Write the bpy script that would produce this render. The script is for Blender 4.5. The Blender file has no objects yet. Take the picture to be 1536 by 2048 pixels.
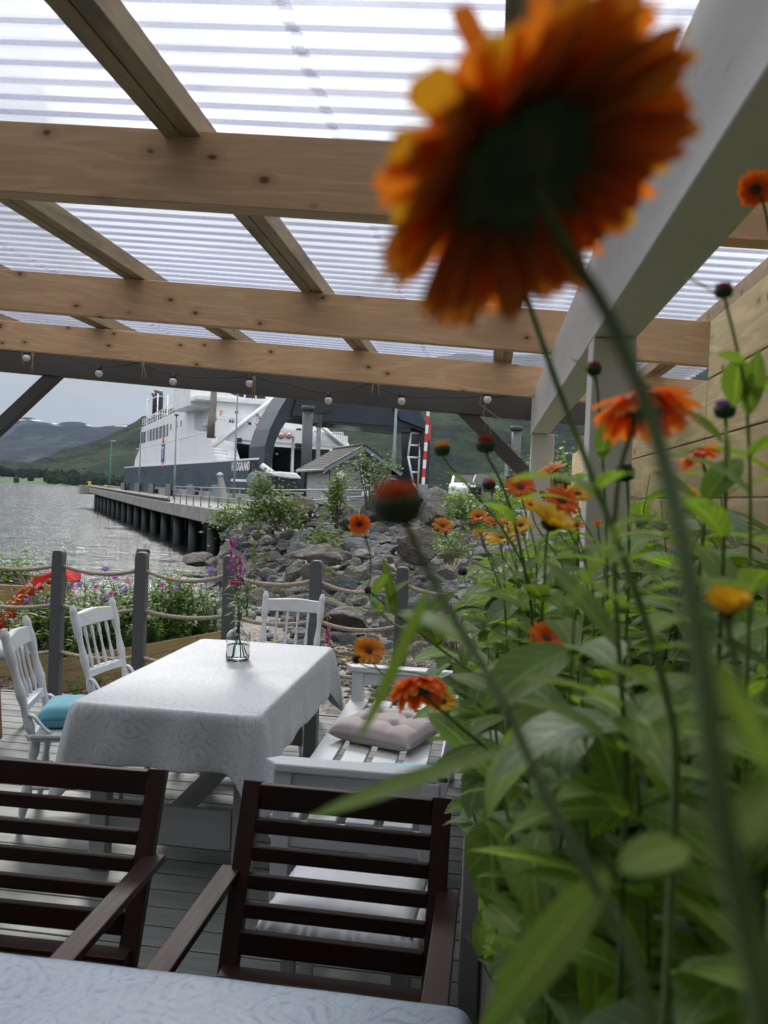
import bpy, math, random
from mathutils import Vector, Matrix, noise, Euler
R = math.radians
random.seed(7)
sc = bpy.context.scene
col = sc.collection
# ---------------------------------------------------------------- camera
YAW, PITCH, ROLL, FPX = R(7.4), R(1.18), R(2.3), 1600.0
fwd = Vector((-math.sin(YAW)*math.cos(PITCH), math.cos(YAW)*math.cos(PITCH), -math.sin(PITCH)))
right0 = Vector((math.cos(YAW), math.sin(YAW), 0))
up0 = right0.cross(fwd)
# the camera is rolled anticlockwise, so the horizon falls to the right
rt = right0*math.cos(ROLL) + up0*math.sin(ROLL)
up = up0*math.cos(ROLL) - right0*math.sin(ROLL)
CAM = Vector((0, 0, 1.7))
cd = bpy.data.cameras.new('camera'); cam = bpy.data.objects.new('camera', cd); col.objects.link(cam)
M = Matrix((rt, up, -fwd)).transposed().to_4x4(); M.translation = CAM
cam.matrix_world = M
cd.sensor_fit = 'VERTICAL'; cd.sensor_height = 36.0; cd.sensor_width = 27.0
cd.lens = FPX/2048*36.0
cd.clip_start = 0.02; cd.clip_end = 30000
cd.dof.use_dof = True; cd.dof.focus_distance = 5.2; cd.dof.aperture_fstop = 7.4
sc.camera = cam
# ---------------------------------------------------------------- world
w = bpy.data.worlds.new('World'); sc.world = w; w.use_nodes = True
SUN_EL, SUN_AZ = R(38), R(-24)     # azimuth measured from +Y towards +X
nt = w.node_tree; nt.nodes.clear()
def N(nt, t, **k):
    n = nt.nodes.new(t)
    for a, b in k.items(): setattr(n, a, b)
    return n
out = N(nt, 'ShaderNodeOutputWorld'); bg = N(nt, 'ShaderNodeBackground'); bg.inputs[1].default_value = 0.1
sky = N(nt, 'ShaderNodeTexSky'); sky.sky_type = 'NISHITA'; sky.sun_disc = False
sky.sun_elevation = SUN_EL; sky.sun_rotation = SUN_AZ
tc = N(nt, 'ShaderNodeTexCoord'); sep = N(nt, 'ShaderNodeSeparateXYZ')
nt.links.new(tc.outputs['Generated'], sep.inputs[0])
mp = N(nt, 'ShaderNodeMapping'); mp.inputs['Scale'].default_value = (1.6, 1.6, 6.5)
nt.links.new(tc.outputs['Generated'], mp.inputs[0])
nz = N(nt, 'ShaderNodeTexNoise'); nz.inputs['Scale'].default_value = 1.6; nz.inputs['Detail'].default_value = 7; nz.inputs['Roughness'].default_value = .55
nt.links.new(mp.outputs[0], nz.inputs['Vector'])
ramp = N(nt, 'ShaderNodeValToRGB')
e = ramp.color_ramp.elements
e[0].position = 0.0; e[0].color = (.29, .305, .31, 1)
e[1].position = 1.0; e[1].color = (.96, .97, 1, 1)
x = e.new(.09); x.color = (.285, .297, .298, 1)
x = e.new(.17); x.color = (.335, .348, .352, 1)
x = e.new(.30); x.color = (.46, .48, .50, 1)
x = e.new(.5); x.color = (.74, .76, .79, 1)
x = e.new(.75); x.color = (.93, .94, .98, 1)
ma = N(nt, 'ShaderNodeMath', operation='MULTIPLY_ADD'); ma.inputs[1].default_value = .5
nt.links.new(nz.outputs['Fac'], ma.inputs[0])
sb = N(nt, 'ShaderNodeMath', operation='SUBTRACT'); sb.inputs[1].default_value = .23
nt.links.new(sep.outputs['Z'], sb.inputs[0]); nt.links.new(sb.outputs[0], ma.inputs[2])
nt.links.new(ma.outputs[0], ramp.inputs[0])
sc10 = N(nt, 'ShaderNodeVectorMath', operation='SCALE'); sc10.inputs['Scale'].default_value = 29.0
nt.links.new(ramp.outputs[0], sc10.inputs[0])
mx = N(nt, 'ShaderNodeMix'); mx.data_type = 'RGBA'; mx.inputs[0].default_value = .97
nt.links.new(sky.outputs[0], mx.inputs[6]); nt.links.new(sc10.outputs[0], mx.inputs[7])
nt.links.new(mx.outputs[2], bg.inputs[0]); nt.links.new(bg.outputs[0], out.inputs[0])
# ---------------------------------------------------------------- sun
sl = bpy.data.lights.new('sun', 'SUN'); sl.energy = 2.8; sl.angle = R(10); sl.color = (1, .96, .9)
so = bpy.data.objects.new('sun', sl); col.objects.link(so)
sdir = Vector((math.sin(SUN_AZ)*math.cos(SUN_EL), math.cos(SUN_AZ)*math.cos(SUN_EL), math.sin(SUN_EL)))
so.rotation_euler = sdir.to_track_quat('Z', 'Y').to_euler(); so.location = (0, 0, 20)
sc.view_settings.view_transform = 'Standard'; sc.view_settings.look = 'None'
sc.view_settings.exposure = -0.5; sc.view_settings.gamma = 1
sc.render.engine = 'CYCLES'
sc.cycles.use_denoising = True
sc.cycles.max_bounces = 8; sc.cycles.transparent_max_bounces = 16; sc.cycles.volume_bounces = 0
sc.cycles.caustics_reflective = False; sc.cycles.caustics_refractive = False
sc.cycles.sample_clamp_indirect = 6
# ---------------------------------------------------------------- placing helpers
def ray(px, py): return fwd + rt*((px-768)/FPX) + up*(-(py-1024)/FPX)
def P(px, py, d): return CAM + ray(px, py)*d
def GZ(px, py, z): r = ray(px, py); return CAM + r*((z-CAM.z)/r.z)
def GY(px, py, y): r = ray(px, py); return CAM + r*(y/r.y)
def GX(px, py, x): r = ray(px, py); return CAM + r*(x/r.x)
def W(xc, Z, z): return Vector((xc*math.cos(YAW)-Z*math.sin(YAW), Z*math.cos(YAW)+xc*math.sin(YAW), z))
def lerp(a, b, t): return a+(b-a)*t
def V(*a): return Vector(a)
U = random.uniform
# ---------------------------------------------------------------- mesh builder
class MB:
    def __init__(s): s.v = []; s.f = []; s.sm = []; s.g = []; s.e = []
    def add(s, vs, fs, smooth=False, g=None):
        o = len(s.v); s.v += [Vector(a) for a in vs]
        s.g += [Vector(a) for a in (g if g is not None else vs)]
        for f in fs: s.f.append([i+o for i in f]); s.sm.append(smooth)
        return s
    def box(s, c, size, rot=None, off=None, along=None):
        c = Vector(c); a, b, d = [k/2 for k in size]
        L = [V(x, y, z) for x in (-a, a) for y in (-b, b) for z in (-d, d)]
        vs = [c+(rot @ p if rot is not None else p) for p in L]
        off = off or V(U(-50, 50), U(-50, 50), U(-50, 50))
        k = along if along is not None else max(range(3), key=lambda i: size[i])
        o = [k]+[i for i in range(3) if i != k]
        g = [V(p[o[0]], p[o[1]], p[o[2]])+off for p in L]
        return s.add(vs, [(0, 1, 3, 2), (4, 6, 7, 5), (0, 4, 5, 1), (2, 3, 7, 6), (0, 2, 6, 4), (1, 5, 7, 3)], False, g)
    def bar(s, p0, p1, wd, ht, upv=(0, 0, 1)):
        p0 = Vector(p0); p1 = Vector(p1); x = (p1-p0); l = x.length; x.normalize()
        y = Vector(upv).cross(x).normalized(); z = x.cross(y)
        return s.box((p0+p1)/2, (l, wd, ht), Matrix((x, y, z)).transposed(), along=0)
    def tube(s, pts, rad, n=8, cap=True, flat=1.0, smooth=True):
        pts = [Vector(p) for p in pts]; m = len(pts)
        if not hasattr(rad, '__len__'): rad = [rad]*m
        t0 = (pts[1]-pts[0]).normalized()
        a = t0.orthogonal().normalized() if abs(t0.z) > .99 else t0.cross(V(0, 0, 1)).normalized()
        vs = []; g = []; off = V(U(-50, 50), U(-50, 50), U(-50, 50)); run = 0
        for i, p in enumerate(pts):
            t = (pts[min(i+1, m-1)]-pts[max(i-1, 0)])
            t = t.normalized() if t.length > 1e-9 else t0
            a = (a-t*a.dot(t)); a = a.normalized() if a.length > 1e-6 else t.orthogonal().normalized()
            b = t.cross(a)
            if i: run += (p-pts[i-1]).length
            for k in range(n):
                an = 2*math.pi*k/n
                d = (a*math.cos(an)+b*math.sin(an)*flat)*rad[i]
                vs.append(p+d); g.append(V(run, d.x, d.y)+off)
        fs = [(i*n+k, i*n+(k+1) % n, (i+1)*n+(k+1) % n, (i+1)*n+k) for i in range(m-1) for k in range(n)]
        if cap: fs += [tuple(range(n))[::-1], tuple((m-1)*n+k for k in range(n))]
        return s.add(vs, fs, smooth, g)
    def lathe(s, prof, o=(0, 0, 0), axis=(0, 0, 1), n=16, cap=True):
        o = Vector(o); ax = Vector(axis).normalized(); a = ax.orthogonal().normalized(); b = ax.cross(a)
        vs = [o+ax*z+(a*math.cos(2*math.pi*k/n)+b*math.sin(2*math.pi*k/n))*max(r, 1e-4) for r, z in prof for k in range(n)]
        m = len(prof)
        fs = [(i*n+k, i*n+(k+1) % n, (i+1)*n+(k+1) % n, (i+1)*n+k) for i in range(m-1) for k in range(n)]
        if cap: fs += [tuple(range(n))[::-1], tuple((m-1)*n+k for k in range(n))]
        return s.add(vs, fs, True)
    def grid(s, fn, nu, nv, smooth=True, g=None):
        vs = [fn(i/nu, j/nv) for i in range(nu+1) for j in range(nv+1)]
        fs = [(i*(nv+1)+j, (i+1)*(nv+1)+j, (i+1)*(nv+1)+j+1, i*(nv+1)+j+1) for i in range(nu) for j in range(nv)]
        gg = [V(i/nu, j/nv, 0) for i in range(nu+1) for j in range(nv+1)] if g else None
        return s.add(vs, fs, smooth, gg)
    def prism(s, poly, fn, d0, d1, smooth=False):
        """poly 2-D outline, fn(a,b,d)->point; closed solid between d0 and d1"""
        n = len(poly)
        vs = [fn(a, b, d0) for a, b in poly]+[fn(a, b, d1) for a, b in poly]
        fs = [tuple(range(n))[::-1], tuple(range(n, 2*n))]+[(i, (i+1) % n, n+(i+1) % n, n+i) for i in range(n)]
        return s.add(vs, fs, smooth)
    def build(s, name, mat, parent=None, local=False, bevel=0, solid=0, sub=0, kind=None):
        me = bpy.data.meshes.new(name)
        o = bpy.data.objects.new(name, me)
        off = V(0, 0, 0)
        if parent is not None and not local:
            q = parent
            while q is not None: off += q.location; q = q.parent
        me.from_pydata([tuple(v-off) for v in s.v], [], s.f)
        me.polygons.foreach_set('use_smooth', s.sm)
        at = me.attributes.new('grain', 'FLOAT_VECTOR', 'POINT')
        at.data.foreach_set('vector', [c for g in s.g for c in g])
        me.materials.append(mat); me.update()
        col.objects.link(o)
        if parent is not None: o.parent = parent
        if bevel:
            m = o.modifiers.new('bevel', 'BEVEL'); m.width = bevel; m.segments = 2; m.limit_method = 'ANGLE'; m.angle_limit = R(40)
        if solid:
            m = o.modifiers.new('solid', 'SOLIDIFY'); m.thickness = solid; m.offset = 0
        if sub:
            m = o.modifiers.new('sub', 'SUBSURF'); m.levels = sub; m.render_levels = sub
        if kind: o['kind'] = kind
        return o
def thing(name, label, cat, loc=(0, 0, 0), rz=0, group=None):
    o = bpy.data.objects.new(name, None); col.objects.link(o); o.empty_display_size = .1
    o.location = loc; o.rotation_euler = (0, 0, rz); o['label'] = label; o['category'] = cat
    if group: o['group'] = group
    return o
def tag(o, label, cat, group=None, kind=None):
    o['label'] = label; o['category'] = cat
    if group: o['group'] = group
    if kind: o['kind'] = kind
    return o
def struct(o): o['kind'] = 'structure'; return o
def recentre(o):
    """put a one-mesh thing's origin at the bottom centre of its mesh"""
    vs = [v.co for v in o.data.vertices]
    c = V(sum(v.x for v in vs)/len(vs), sum(v.y for v in vs)/len(vs), min(v.z for v in vs))
    o.data.transform(Matrix.Translation(-c)); o.location = o.location+c; return o
def copy_tree(o, parent=None):
    c = o.copy(); col.objects.link(c)
    if parent is not None: c.parent = parent
    for ch in [k for k in o.children]: copy_tree(ch, c)
    return c
# ---------------------------------------------------------------- materials
class NT:
    def __init__(s, name):
        s.m = bpy.data.materials.new(name); s.m.use_nodes = True; s.t = s.m.node_tree; s.t.nodes.clear()
        s.o = s.n('ShaderNodeOutputMaterial'); s.p = s.n('ShaderNodeBsdfPrincipled'); s.l(s.p.outputs[0], s.o.inputs[0])
    def n(s, t, **k):
        x = s.t.nodes.new(t)
        for a, b in k.items(): setattr(x, a, b)
        return x
    def l(s, a, b): s.t.links.new(a, b)
    def coord(s, kind='grain', scale=(1, 1, 1)):
        if kind == 'grain':
            a = s.n('ShaderNodeAttribute'); a.attribute_name = 'grain'; src = a.outputs['Vector']
        elif kind == 'world': src = s.n('ShaderNodeNewGeometry').outputs['Position']
        else: src = s.n('ShaderNodeTexCoord').outputs[kind]
        m = s.n('ShaderNodeMapping'); m.inputs['Scale'].default_value = scale; s.l(src, m.inputs[0]); return m.outputs[0]
    def noise(s, vec, scale, detail=4, rough=.55, dist=0):
        x = s.n('ShaderNodeTexNoise'); x.inputs['Scale'].default_value = scale; x.inputs['Detail'].default_value = detail
        x.inputs['Roughness'].default_value = rough; x.inputs['Distortion'].default_value = dist; s.l(vec, x.inputs['Vector']); return x.outputs['Fac']
    def voro(s, vec, scale, feat='F1'):
        x = s.n('ShaderNodeTexVoronoi'); x.feature = feat; x.inputs['Scale'].default_value = scale; s.l(vec, x.inputs['Vector']); return x
    def ramp(s, fac, stops, interp='LINEAR'):
        x = s.n('ShaderNodeValToRGB'); x.color_ramp.interpolation = interp; e = x.color_ramp.elements
        for i, (p, c) in enumerate(stops):
            c = (c, c, c) if not hasattr(c, '__len__') else c
            k = e[i] if i < 2 else e.new(p)
            k.position = p; k.color = (*c, 1)
        s.l(fac, x.inputs[0]); return x.outputs[0]
    def mix(s, f, a, b, mode='MIX'):
        x = s.n('ShaderNodeMix'); x.data_type = 'RGBA'; x.blend_type = mode
        for val, i in ((f, 0), (a, 6), (b, 7)):
            if hasattr(val, 'is_output') or hasattr(val, 'links'): s.l(val, x.inputs[i])
            elif i == 0: x.inputs[0].default_value = val
            else: x.inputs[i].default_value = (*val, 1)
        return x.outputs[2]
    def math(s, op, a, b=0.0, c=None):
        x = s.n('ShaderNodeMath', operation=op)
        for i, val in enumerate((a, b) if c is None else (a, b, c)):
            if hasattr(val, 'links'): s.l(val, x.inputs[i])
            else: x.inputs[i].default_value = val
        return x.outputs[0]
    def bump(s, h, strength=.3, dist=.01):
        b = s.n('ShaderNodeBump'); b.inputs['Strength'].default_value = strength; b.inputs['Distance'].default_value = dist
        s.l(h, b.inputs['Height']); s.l(b.outputs[0], s.p.inputs['Normal']); return b
    def base(s, c):
        if hasattr(c, 'links'): s.l(c, s.p.inputs['Base Color'])
        else: s.p.inputs['Base Color'].default_value = (*c, 1)
    def rough(s, r):
        if hasattr(r, 'links'): s.l(r, s.p.inputs['Roughness'])
        else: s.p.inputs['Roughness'].default_value = r
def plain(name, c, rough=.5, var=.12, scale=8, metal=0, bump=.05, kind='world'):
    m = NT(name); v = m.coord(kind); n = m.noise(v, scale, 5)
    m.base(m.ramp(n, [(.3, tuple(k*(1-var) for k in c)), (.7, tuple(min(1, k*(1+var)) for k in c))]))
    m.rough(m.math('MULTIPLY_ADD', n, .2, rough-.1)); m.p.inputs['Metallic'].default_value = metal
    if bump: m.bump(m.noise(v, scale*6, 3), bump, .003)
    return m.m
def wood(name, light, dark, knot=.0, gs=1.0, rough=.6, ring=.5, stain=0, knotcol=(.12, .05, .02), coat=0):
    m = NT(name); v = m.coord('grain', (1.0*gs, 14*gs, 14*gs)); v1 = m.coord('grain', (.5*gs, 3.2*gs, 3.2*gs))
    fine = m.noise(v, 6, 5, .6, .3)
    # growth rings: bands across the board, wandering along it
    n2 = m.noise(v1, 1.5, 3, .5, .6)
    rg = m.math('SINE', m.math('MULTIPLY', n2, 60))
    c = m.mix(m.ramp(fine, [(.25, 0), (.75, 1)]), dark, light)
    c = m.mix(m.math('MULTIPLY', m.ramp(rg, [(.2, 1), (.95, 0)]), ring*.35), c, tuple(k*.55 for k in dark))
    if knot:
        sg = m.n('ShaderNodeSeparateXYZ'); m.l(m.coord('grain', (6.5, 1, 10.0)), sg.inputs[0]); cg = m.n('ShaderNodeCombineXYZ'); m.l(sg.outputs[0], cg.inputs[0]); m.l(sg.outputs[2], cg.inputs[1])
        vn = m.voro(cg.outputs[0], 1.0); vn.voronoi_dimensions = '2D'; vn.inputs['Randomness'].default_value = 1
        d = vn.outputs['Distance']; dd = m.math('ADD', d, m.math('MULTIPLY', m.noise(m.coord('grain', (30, 50, 50)), 1, 2), .10))
        sel = m.ramp(m.n_sep(vn.outputs['Color']), [(1-knot-.02, 0), (1-knot+.02, 1)])
        k1 = m.math('MULTIPLY', m.ramp(dd, [(.10, 1), (.15, 0)]), sel)
        k2 = m.math('MULTIPLY', m.ramp(dd, [(.15, .6), (.34, 0)]), sel)
        c = m.mix(k2, c, tuple(k*.62 for k in dark)); c = m.mix(k1, c, knotcol)
    if stain:
        s1 = m.noise(m.coord('grain', (1.2, 6, 6)), 1.7, 5, .65)
        c = m.mix(m.math('MULTIPLY', m.ramp(s1, [(.52, 0), (.68, 1)]), stain), c, (.06, .065, .05))
    m.base(c); m.rough(m.math('MULTIPLY_ADD', fine, .25, rough-.12))
    if coat: m.p.inputs['Coat Weight'].default_value = coat; m.p.inputs['Coat Roughness'].default_value = .25
    m.bump(fine, .25, .0015)
    if name == 'dark_red_wood': m.p.inputs['Specular IOR Level'].default_value = .22
    return m.m
def _nsep(s, c):
    x = s.n('ShaderNodeSeparateColor'); s.l(c, x.inputs[0]); return x.outputs[0]
NT.n_sep = _nsep
def paint(name, c, worn=(.3, .28, .25), amt=.15, rough=.45, gs=1.0, knots=False):
    """painted timber: faint grain relief, small scuffs"""
    m = NT(name); fine = m.noise(m.coord('grain', (1.5*gs, 16*gs, 16*gs)), 5, 4)
    big = m.noise(m.coord('grain', (1, 4, 4)), 3, 5, .6)
    cc = m.mix(m.ramp(big, [(.3, 0), (.7, .35)]), c, tuple(k*.86 for k in c))
    cc = m.mix(m.math('MULTIPLY', m.ramp(m.noise(m.coord('grain', (6, 30, 30)), 2.2, 6, .7), [(.6, 0), (.72, 1)]), amt), cc, worn)
    m.base(cc); m.rough(m.math('MULTIPLY_ADD', fine, .25, rough-.1)); m.bump(fine, .2, .0015); return m.m
def leafmat(name, c, c2, trans=.35, rough=.45, sheen=0, var=6):
    m = NT(name); v = m.coord('world'); n = m.noise(v, var, 3)
    oi = m.n('ShaderNodeObjectInfo')
    cc = m.mix(m.ramp(n, [(.3, 0), (.7, 1)]), c, c2)
    if 'leaf' in name:
        gs = m.n('ShaderNodeSeparateXYZ'); m.l(m.coord('grain'), gs.inputs[0]); ay = m.math('ABSOLUTE', gs.outputs[1])
        rib = m.ramp(ay, [(.02, 1), (.06, 0)]); sv = m.math('SINE', m.math('ADD', m.math('MULTIPLY', gs.outputs[0], 46), m.math('MULTIPLY', ay, -26)))
        vn = m.math('MULTIPLY', m.ramp(sv, [(.8, 0), (1, 1)]), .35)
        cc = m.mix(m.math('MAXIMUM', m.math('MULTIPLY', rib, .7), vn), cc, tuple(min(1, k*1.7+.02) for k in c2))
        sp_ = m.noise(v, 42, 3, .6); cc = m.mix(m.math('MULTIPLY', m.ramp(sp_, [(.68, 0), (.74, 1)]), .6), cc, (.16, .12, .04))
        m.bump(m.math('ADD', m.noise(v, 60, 3), m.math('MULTIPLY', vn, 2)), .35, .003)
    hs = m.n('ShaderNodeHueSaturation'); m.l(cc, hs.inputs['Color']); m.l(m.math('MULTIPLY_ADD', oi.outputs['Random'], .5, .75), hs.inputs['Value'])
    m.base(hs.outputs[0]); m.rough(rough)
    tr = m.n('ShaderNodeBsdfTranslucent'); m.l(m.mix(1.0, hs.outputs[0], (1.6, 1.7, .7), 'MULTIPLY'), tr.inputs[0])
    ms = m.n('ShaderNodeMixShader'); ms.inputs[0].default_value = trans
    m.l(m.p.outputs[0], ms.inputs[1]); m.l(tr.outputs[0], ms.inputs[2]); m.l(ms.outputs[0], m.o.inputs[0])
    if sheen: m.p.inputs['Sheen Weight'].default_value = sheen
    return m.m
def petalmat(name, c, c2, trans=.45):
    m = NT(name); a = m.coord('grain', (1, 1, 1)); s = m.n('ShaderNodeSeparateXYZ'); m.l(a, s.inputs[0])
    st = m.noise(m.coord('grain', (1.5, 30, 1)), 1, 2)
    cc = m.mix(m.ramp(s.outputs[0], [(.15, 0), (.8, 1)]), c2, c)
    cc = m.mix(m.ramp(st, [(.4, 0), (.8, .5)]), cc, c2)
    m.base(cc); m.rough(.55)
    tr = m.n('ShaderNodeBsdfTranslucent'); m.l(cc, tr.inputs[0])
    ms = m.n('ShaderNodeMixShader'); ms.inputs[0].default_value = trans
    m.l(m.p.outputs[0], ms.inputs[1]); m.l(tr.outputs[0], ms.inputs[2]); m.l(ms.outputs[0], m.o.inputs[0]); return m.m
MT = {}
MT['raw'] = wood('spruce_wood', (.74, .49, .285), (.60, .365, .19), knot=.30, ring=.7, knotcol=(.13, .045, .015))
MT['treated'] = wood('treated_wood', (.44, .32, .17), (.29, .205, .105), knot=.15, ring=.5, stain=.7)
MT['plank'] = wood('plank_wood', (.74, .60, .33), (.56, .43, .21), knot=.16, ring=.9, rough=.7, stain=.12, knotcol=(.16, .08, .03))
MT['planter'] = wood('planter_wood', (.34, .25, .11), (.24, .17, .07), knot=.2, ring=.7, stain=.3)
MT['mahog'] = wood('dark_red_wood', (.038, .013, .010), (.019, .008, .006), ring=.25, rough=.5, coat=.04)
MT['brownleg'] = wood('brown_wood', (.25, .11, .05), (.16, .07, .03), ring=.4, rough=.5)
MT['greypaint'] = paint('dark_grey_paint', (.072, .074, .074), (.12, .115, .105), .2, .55)
MT['fencepaint'] = paint('fence_grey_paint', (.10, .105, .11), (.16, .16, .155), .2, .6)
MT['planterpaint'] = paint('planter_grey_paint', (.11, .105, .095), (.2, .19, .17), .4, .7)
MT['whitewash'] = paint('whitewash', (.68, .66, .62), (.34, .27, .20), .55, .6, .8)
MT['white'] = paint('white_paint', (.62, .64, .66), (.4, .37, .33), .12, .38)
MT['whitegrey'] = paint('weathered_white', (.42, .42, .42), (.25, .23, .2), .35, .55)
# deck boards: grey-green stained, grooved
m = NT('deck_boards'); v = m.coord('grain', (1, 14, 14)); f = m.noise(v, 5, 5, .6)
b = m.noise(m.coord('grain', (.8, 3, 3)), 2.3, 6, .65)
c = m.mix(m.ramp(f, [(.3, 0), (.7, 1)]), (.095, .105, .097), (.15, .16, .15))
c = m.mix(m.ramp(b, [(.45, 0), (.75, .7)]), c, (.085, .08, .068))
m.base(c); m.rough(m.ramp(b, [(.3, .35), (.7, .65)])); m.bump(f, .35, .002); MT['deck'] = m.m
def cloth(name, base, pat, amt, scale=1.0):
    m = NT(name); v = m.coord('grain', (scale, scale, scale))
    d = m.noise(v, 5, 2, .5); dv = m.n('ShaderNodeVectorMath', operation='MULTIPLY_ADD')
    nn = m.n('ShaderNodeTexNoise'); nn.inputs['Scale'].default_value = 7; m.l(v, nn.inputs['Vector'])
    m.l(nn.outputs['Color'], dv.inputs[0]); dv.inputs[1].default_value = (.10, .10, .10); m.l(v, dv.inputs[2])
    vo = m.voro(dv.outputs[0], 7.5); vo.voronoi_dimensions = '2D'; vo.inputs['Randomness'].default_value = .8
    ring = m.math('SINE', m.math('MULTIPLY', vo.outputs['Distance'], 34))
    v2 = m.voro(dv.outputs[0], 26); v2.voronoi_dimensions = '2D'; r2 = m.math('SINE', m.math('MULTIPLY', v2.outputs['Distance'], 15))
    n3 = m.noise(v, 9, 2, .4, 1.6); ln = m.math('ABSOLUTE', m.math('SINE', m.math('MULTIPLY', n3, 44)))
    a1 = m.ramp(ring, [(.45, 0), (.6, 1)]); a2 = m.ramp(r2, [(.5, 0), (.7, 1)]); a3 = m.ramp(ln, [(.0, 1), (.35, 0)])
    msk = m.ramp(vo.outputs['Distance'], [(.42, 1), (.46, 0)])
    p = m.mix(msk, a3, m.math('MULTIPLY', a1, m.ramp(r2, [(.3, .55), (.7, 1)])))
    p = m.mix(.35, p, a2)
    fac = m.math('MULTIPLY', p, amt)
    m.base(m.mix(fac, base, pat)); m.rough(.42)
    weave = m.noise(m.coord('grain', (300, 300, 300)), 1, 1)
    cr = m.noise(m.coord('grain', (3, 3, 3)), 1.5, 5, .6)
    m.bump(m.math('ADD', m.math('MULTIPLY', cr, 3.0), m.math('MULTIPLY', weave, .08)), .25, .006)
    m.p.inputs['Specular IOR Level'].default_value = .45
    return m.m
MT['cloth'] = cloth('patterned_tablecloth', (.50, .515, .535), (.27, .285, .31), .6, .8)
MT['cloth2'] = cloth('patterned_tablecloth_blue', (.30, .365, .44), (.17, .225, .30), .8, .75)
def fabric(name, c, rough=.85, bump=.3):
    m = NT(name); v = m.coord('Object'); n = m.noise(v, 12, 5)
    m.base(m.ramp(n, [(.3, tuple(k*.86 for k in c)), (.7, c)])); m.rough(rough)
    m.p.inputs['Sheen Weight'].default_value = .3
    m.bump(m.math('ADD', m.noise(v, 9, 4), m.math('MULTIPLY', m.noise(v, 400, 1), .12)), bump, .008); return m.m
MT['pink'] = fabric('dusty_pink_cotton', (.38, .315, .315)); MT['turq'] = fabric('turquoise_cotton', (.11, .36, .45))
MT['whitecotton'] = fabric('white_cotton', (.72, .73, .77)); MT['blue'] = fabric('bright_blue_cotton', (.03, .25, .48))
MT['greycushion'] = fabric('grey_cotton', (.40, .41, .42)); MT['liner'] = fabric('white_fleece_liner', (.62, .64, .66), .9, .6)
MT['paleturq'] = fabric('pale_turquoise_cotton', (.34, .58, .64))
MT['rope'] = plain('rope_fibre', (.42, .35, .28), .9, .25, 60, bump=.5)
MT['twine'] = plain('twine', (.38, .28, .17), .9, .2, 80)
MT['black'] = plain('black_plastic', (.012, .012, .013), .45, .2)
MT['bulb'] = plain('frosted_bulb', (.72, .72, .80), .22, .03, 5, bump=0)
MT['red'] = plain('red_plastic', (.62, .025, .02), .28, .06, 3)
MT['metal'] = plain('galvanised_steel', (.33, .36, .38), .45, .15, 3, .6)
MT['bluesteel'] = plain('blue_grey_steel', (.17, .21, .235), .5, .12, 2, .1)
MT['darksteel'] = plain('dark_steel', (.07, .075, .08), .5, .2, 2, .2)
m = NT('ship_white_paint'); v = m.coord('world'); st = m.noise(m.coord('world', (1.6, 1.6, .12)), 1, 5, .6); n = m.noise(v, .5, 5)
c = m.ramp(n, [(.3, (.76, .79, .80)), (.7, (.86, .88, .89))]); c = m.mix(m.math('MULTIPLY', m.ramp(st, [(.56, 0), (.74, 1)]), .35), c, (.42, .36, .28))
sz = m.n('ShaderNodeSeparateXYZ'); m.l(v, sz.inputs[0]); fr_ = m.math('FRACT', m.math('MULTIPLY', sz.outputs[2], .62)); c = m.mix(m.math('MULTIPLY', m.ramp(fr_, [(.0, 1), (.05, 0)]), .25), c, (.45, .47, .48))
m.base(c); m.rough(.35); MT['shipwhite'] = m.m
MT['shipnavy'] = plain('ship_navy_paint', (.022, .040, .062), .28, .2, .5)
MT['visor'] = plain('visor_paint', (.016, .026, .040), .3, .25, .4)
MT['shipdark'] = plain('ship_dark_paint', (.012, .017, .026), .35, .2, .5)
MT['shipgreen'] = plain('ship_car_deck_paint', (.05, .065, .06), .6, .2, .5)
MT['signred'] = plain('sign_red', (.62, .03, .03), .4, .05); MT['signblue'] = plain('sign_blue', (.03, .06, .28), .4, .05)
MT['signwhite'] = plain('sign_white', (.8, .8, .8), .4, .03)
MT['orange'] = plain('orange_plastic', (.75, .12, .03), .4, .05); MT['yellow'] = plain('yellow_paint', (.65, .42, .05), .5, .1)
MT['teal'] = plain('teal_paint', (.03, .16, .14), .5, .1)
MT['glassdark'] = plain('dark_window_glass', (.015, .022, .025), .12, .1, 1, bump=0)
m = NT('concrete'); v = m.coord('world'); n = m.noise(v, 1.3, 6, .65); n2 = m.noise(m.coord('world', (1.5, 1.5, .3)), 2, 4)
c = m.ramp(n, [(.3, (.20, .195, .18)), (.7, (.34, .33, .30))]); c = m.mix(m.ramp(n2, [(.5, 0), (.8, .6)]), c, (.10, .095, .085))
m.base(c); m.rough(.85); m.bump(m.noise(v, 20, 4), .3, .01); MT['concrete'] = m.m
MT['pile'] = plain('wet_pile', (.008, .008, .008), .6, .3, 1.5)
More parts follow.
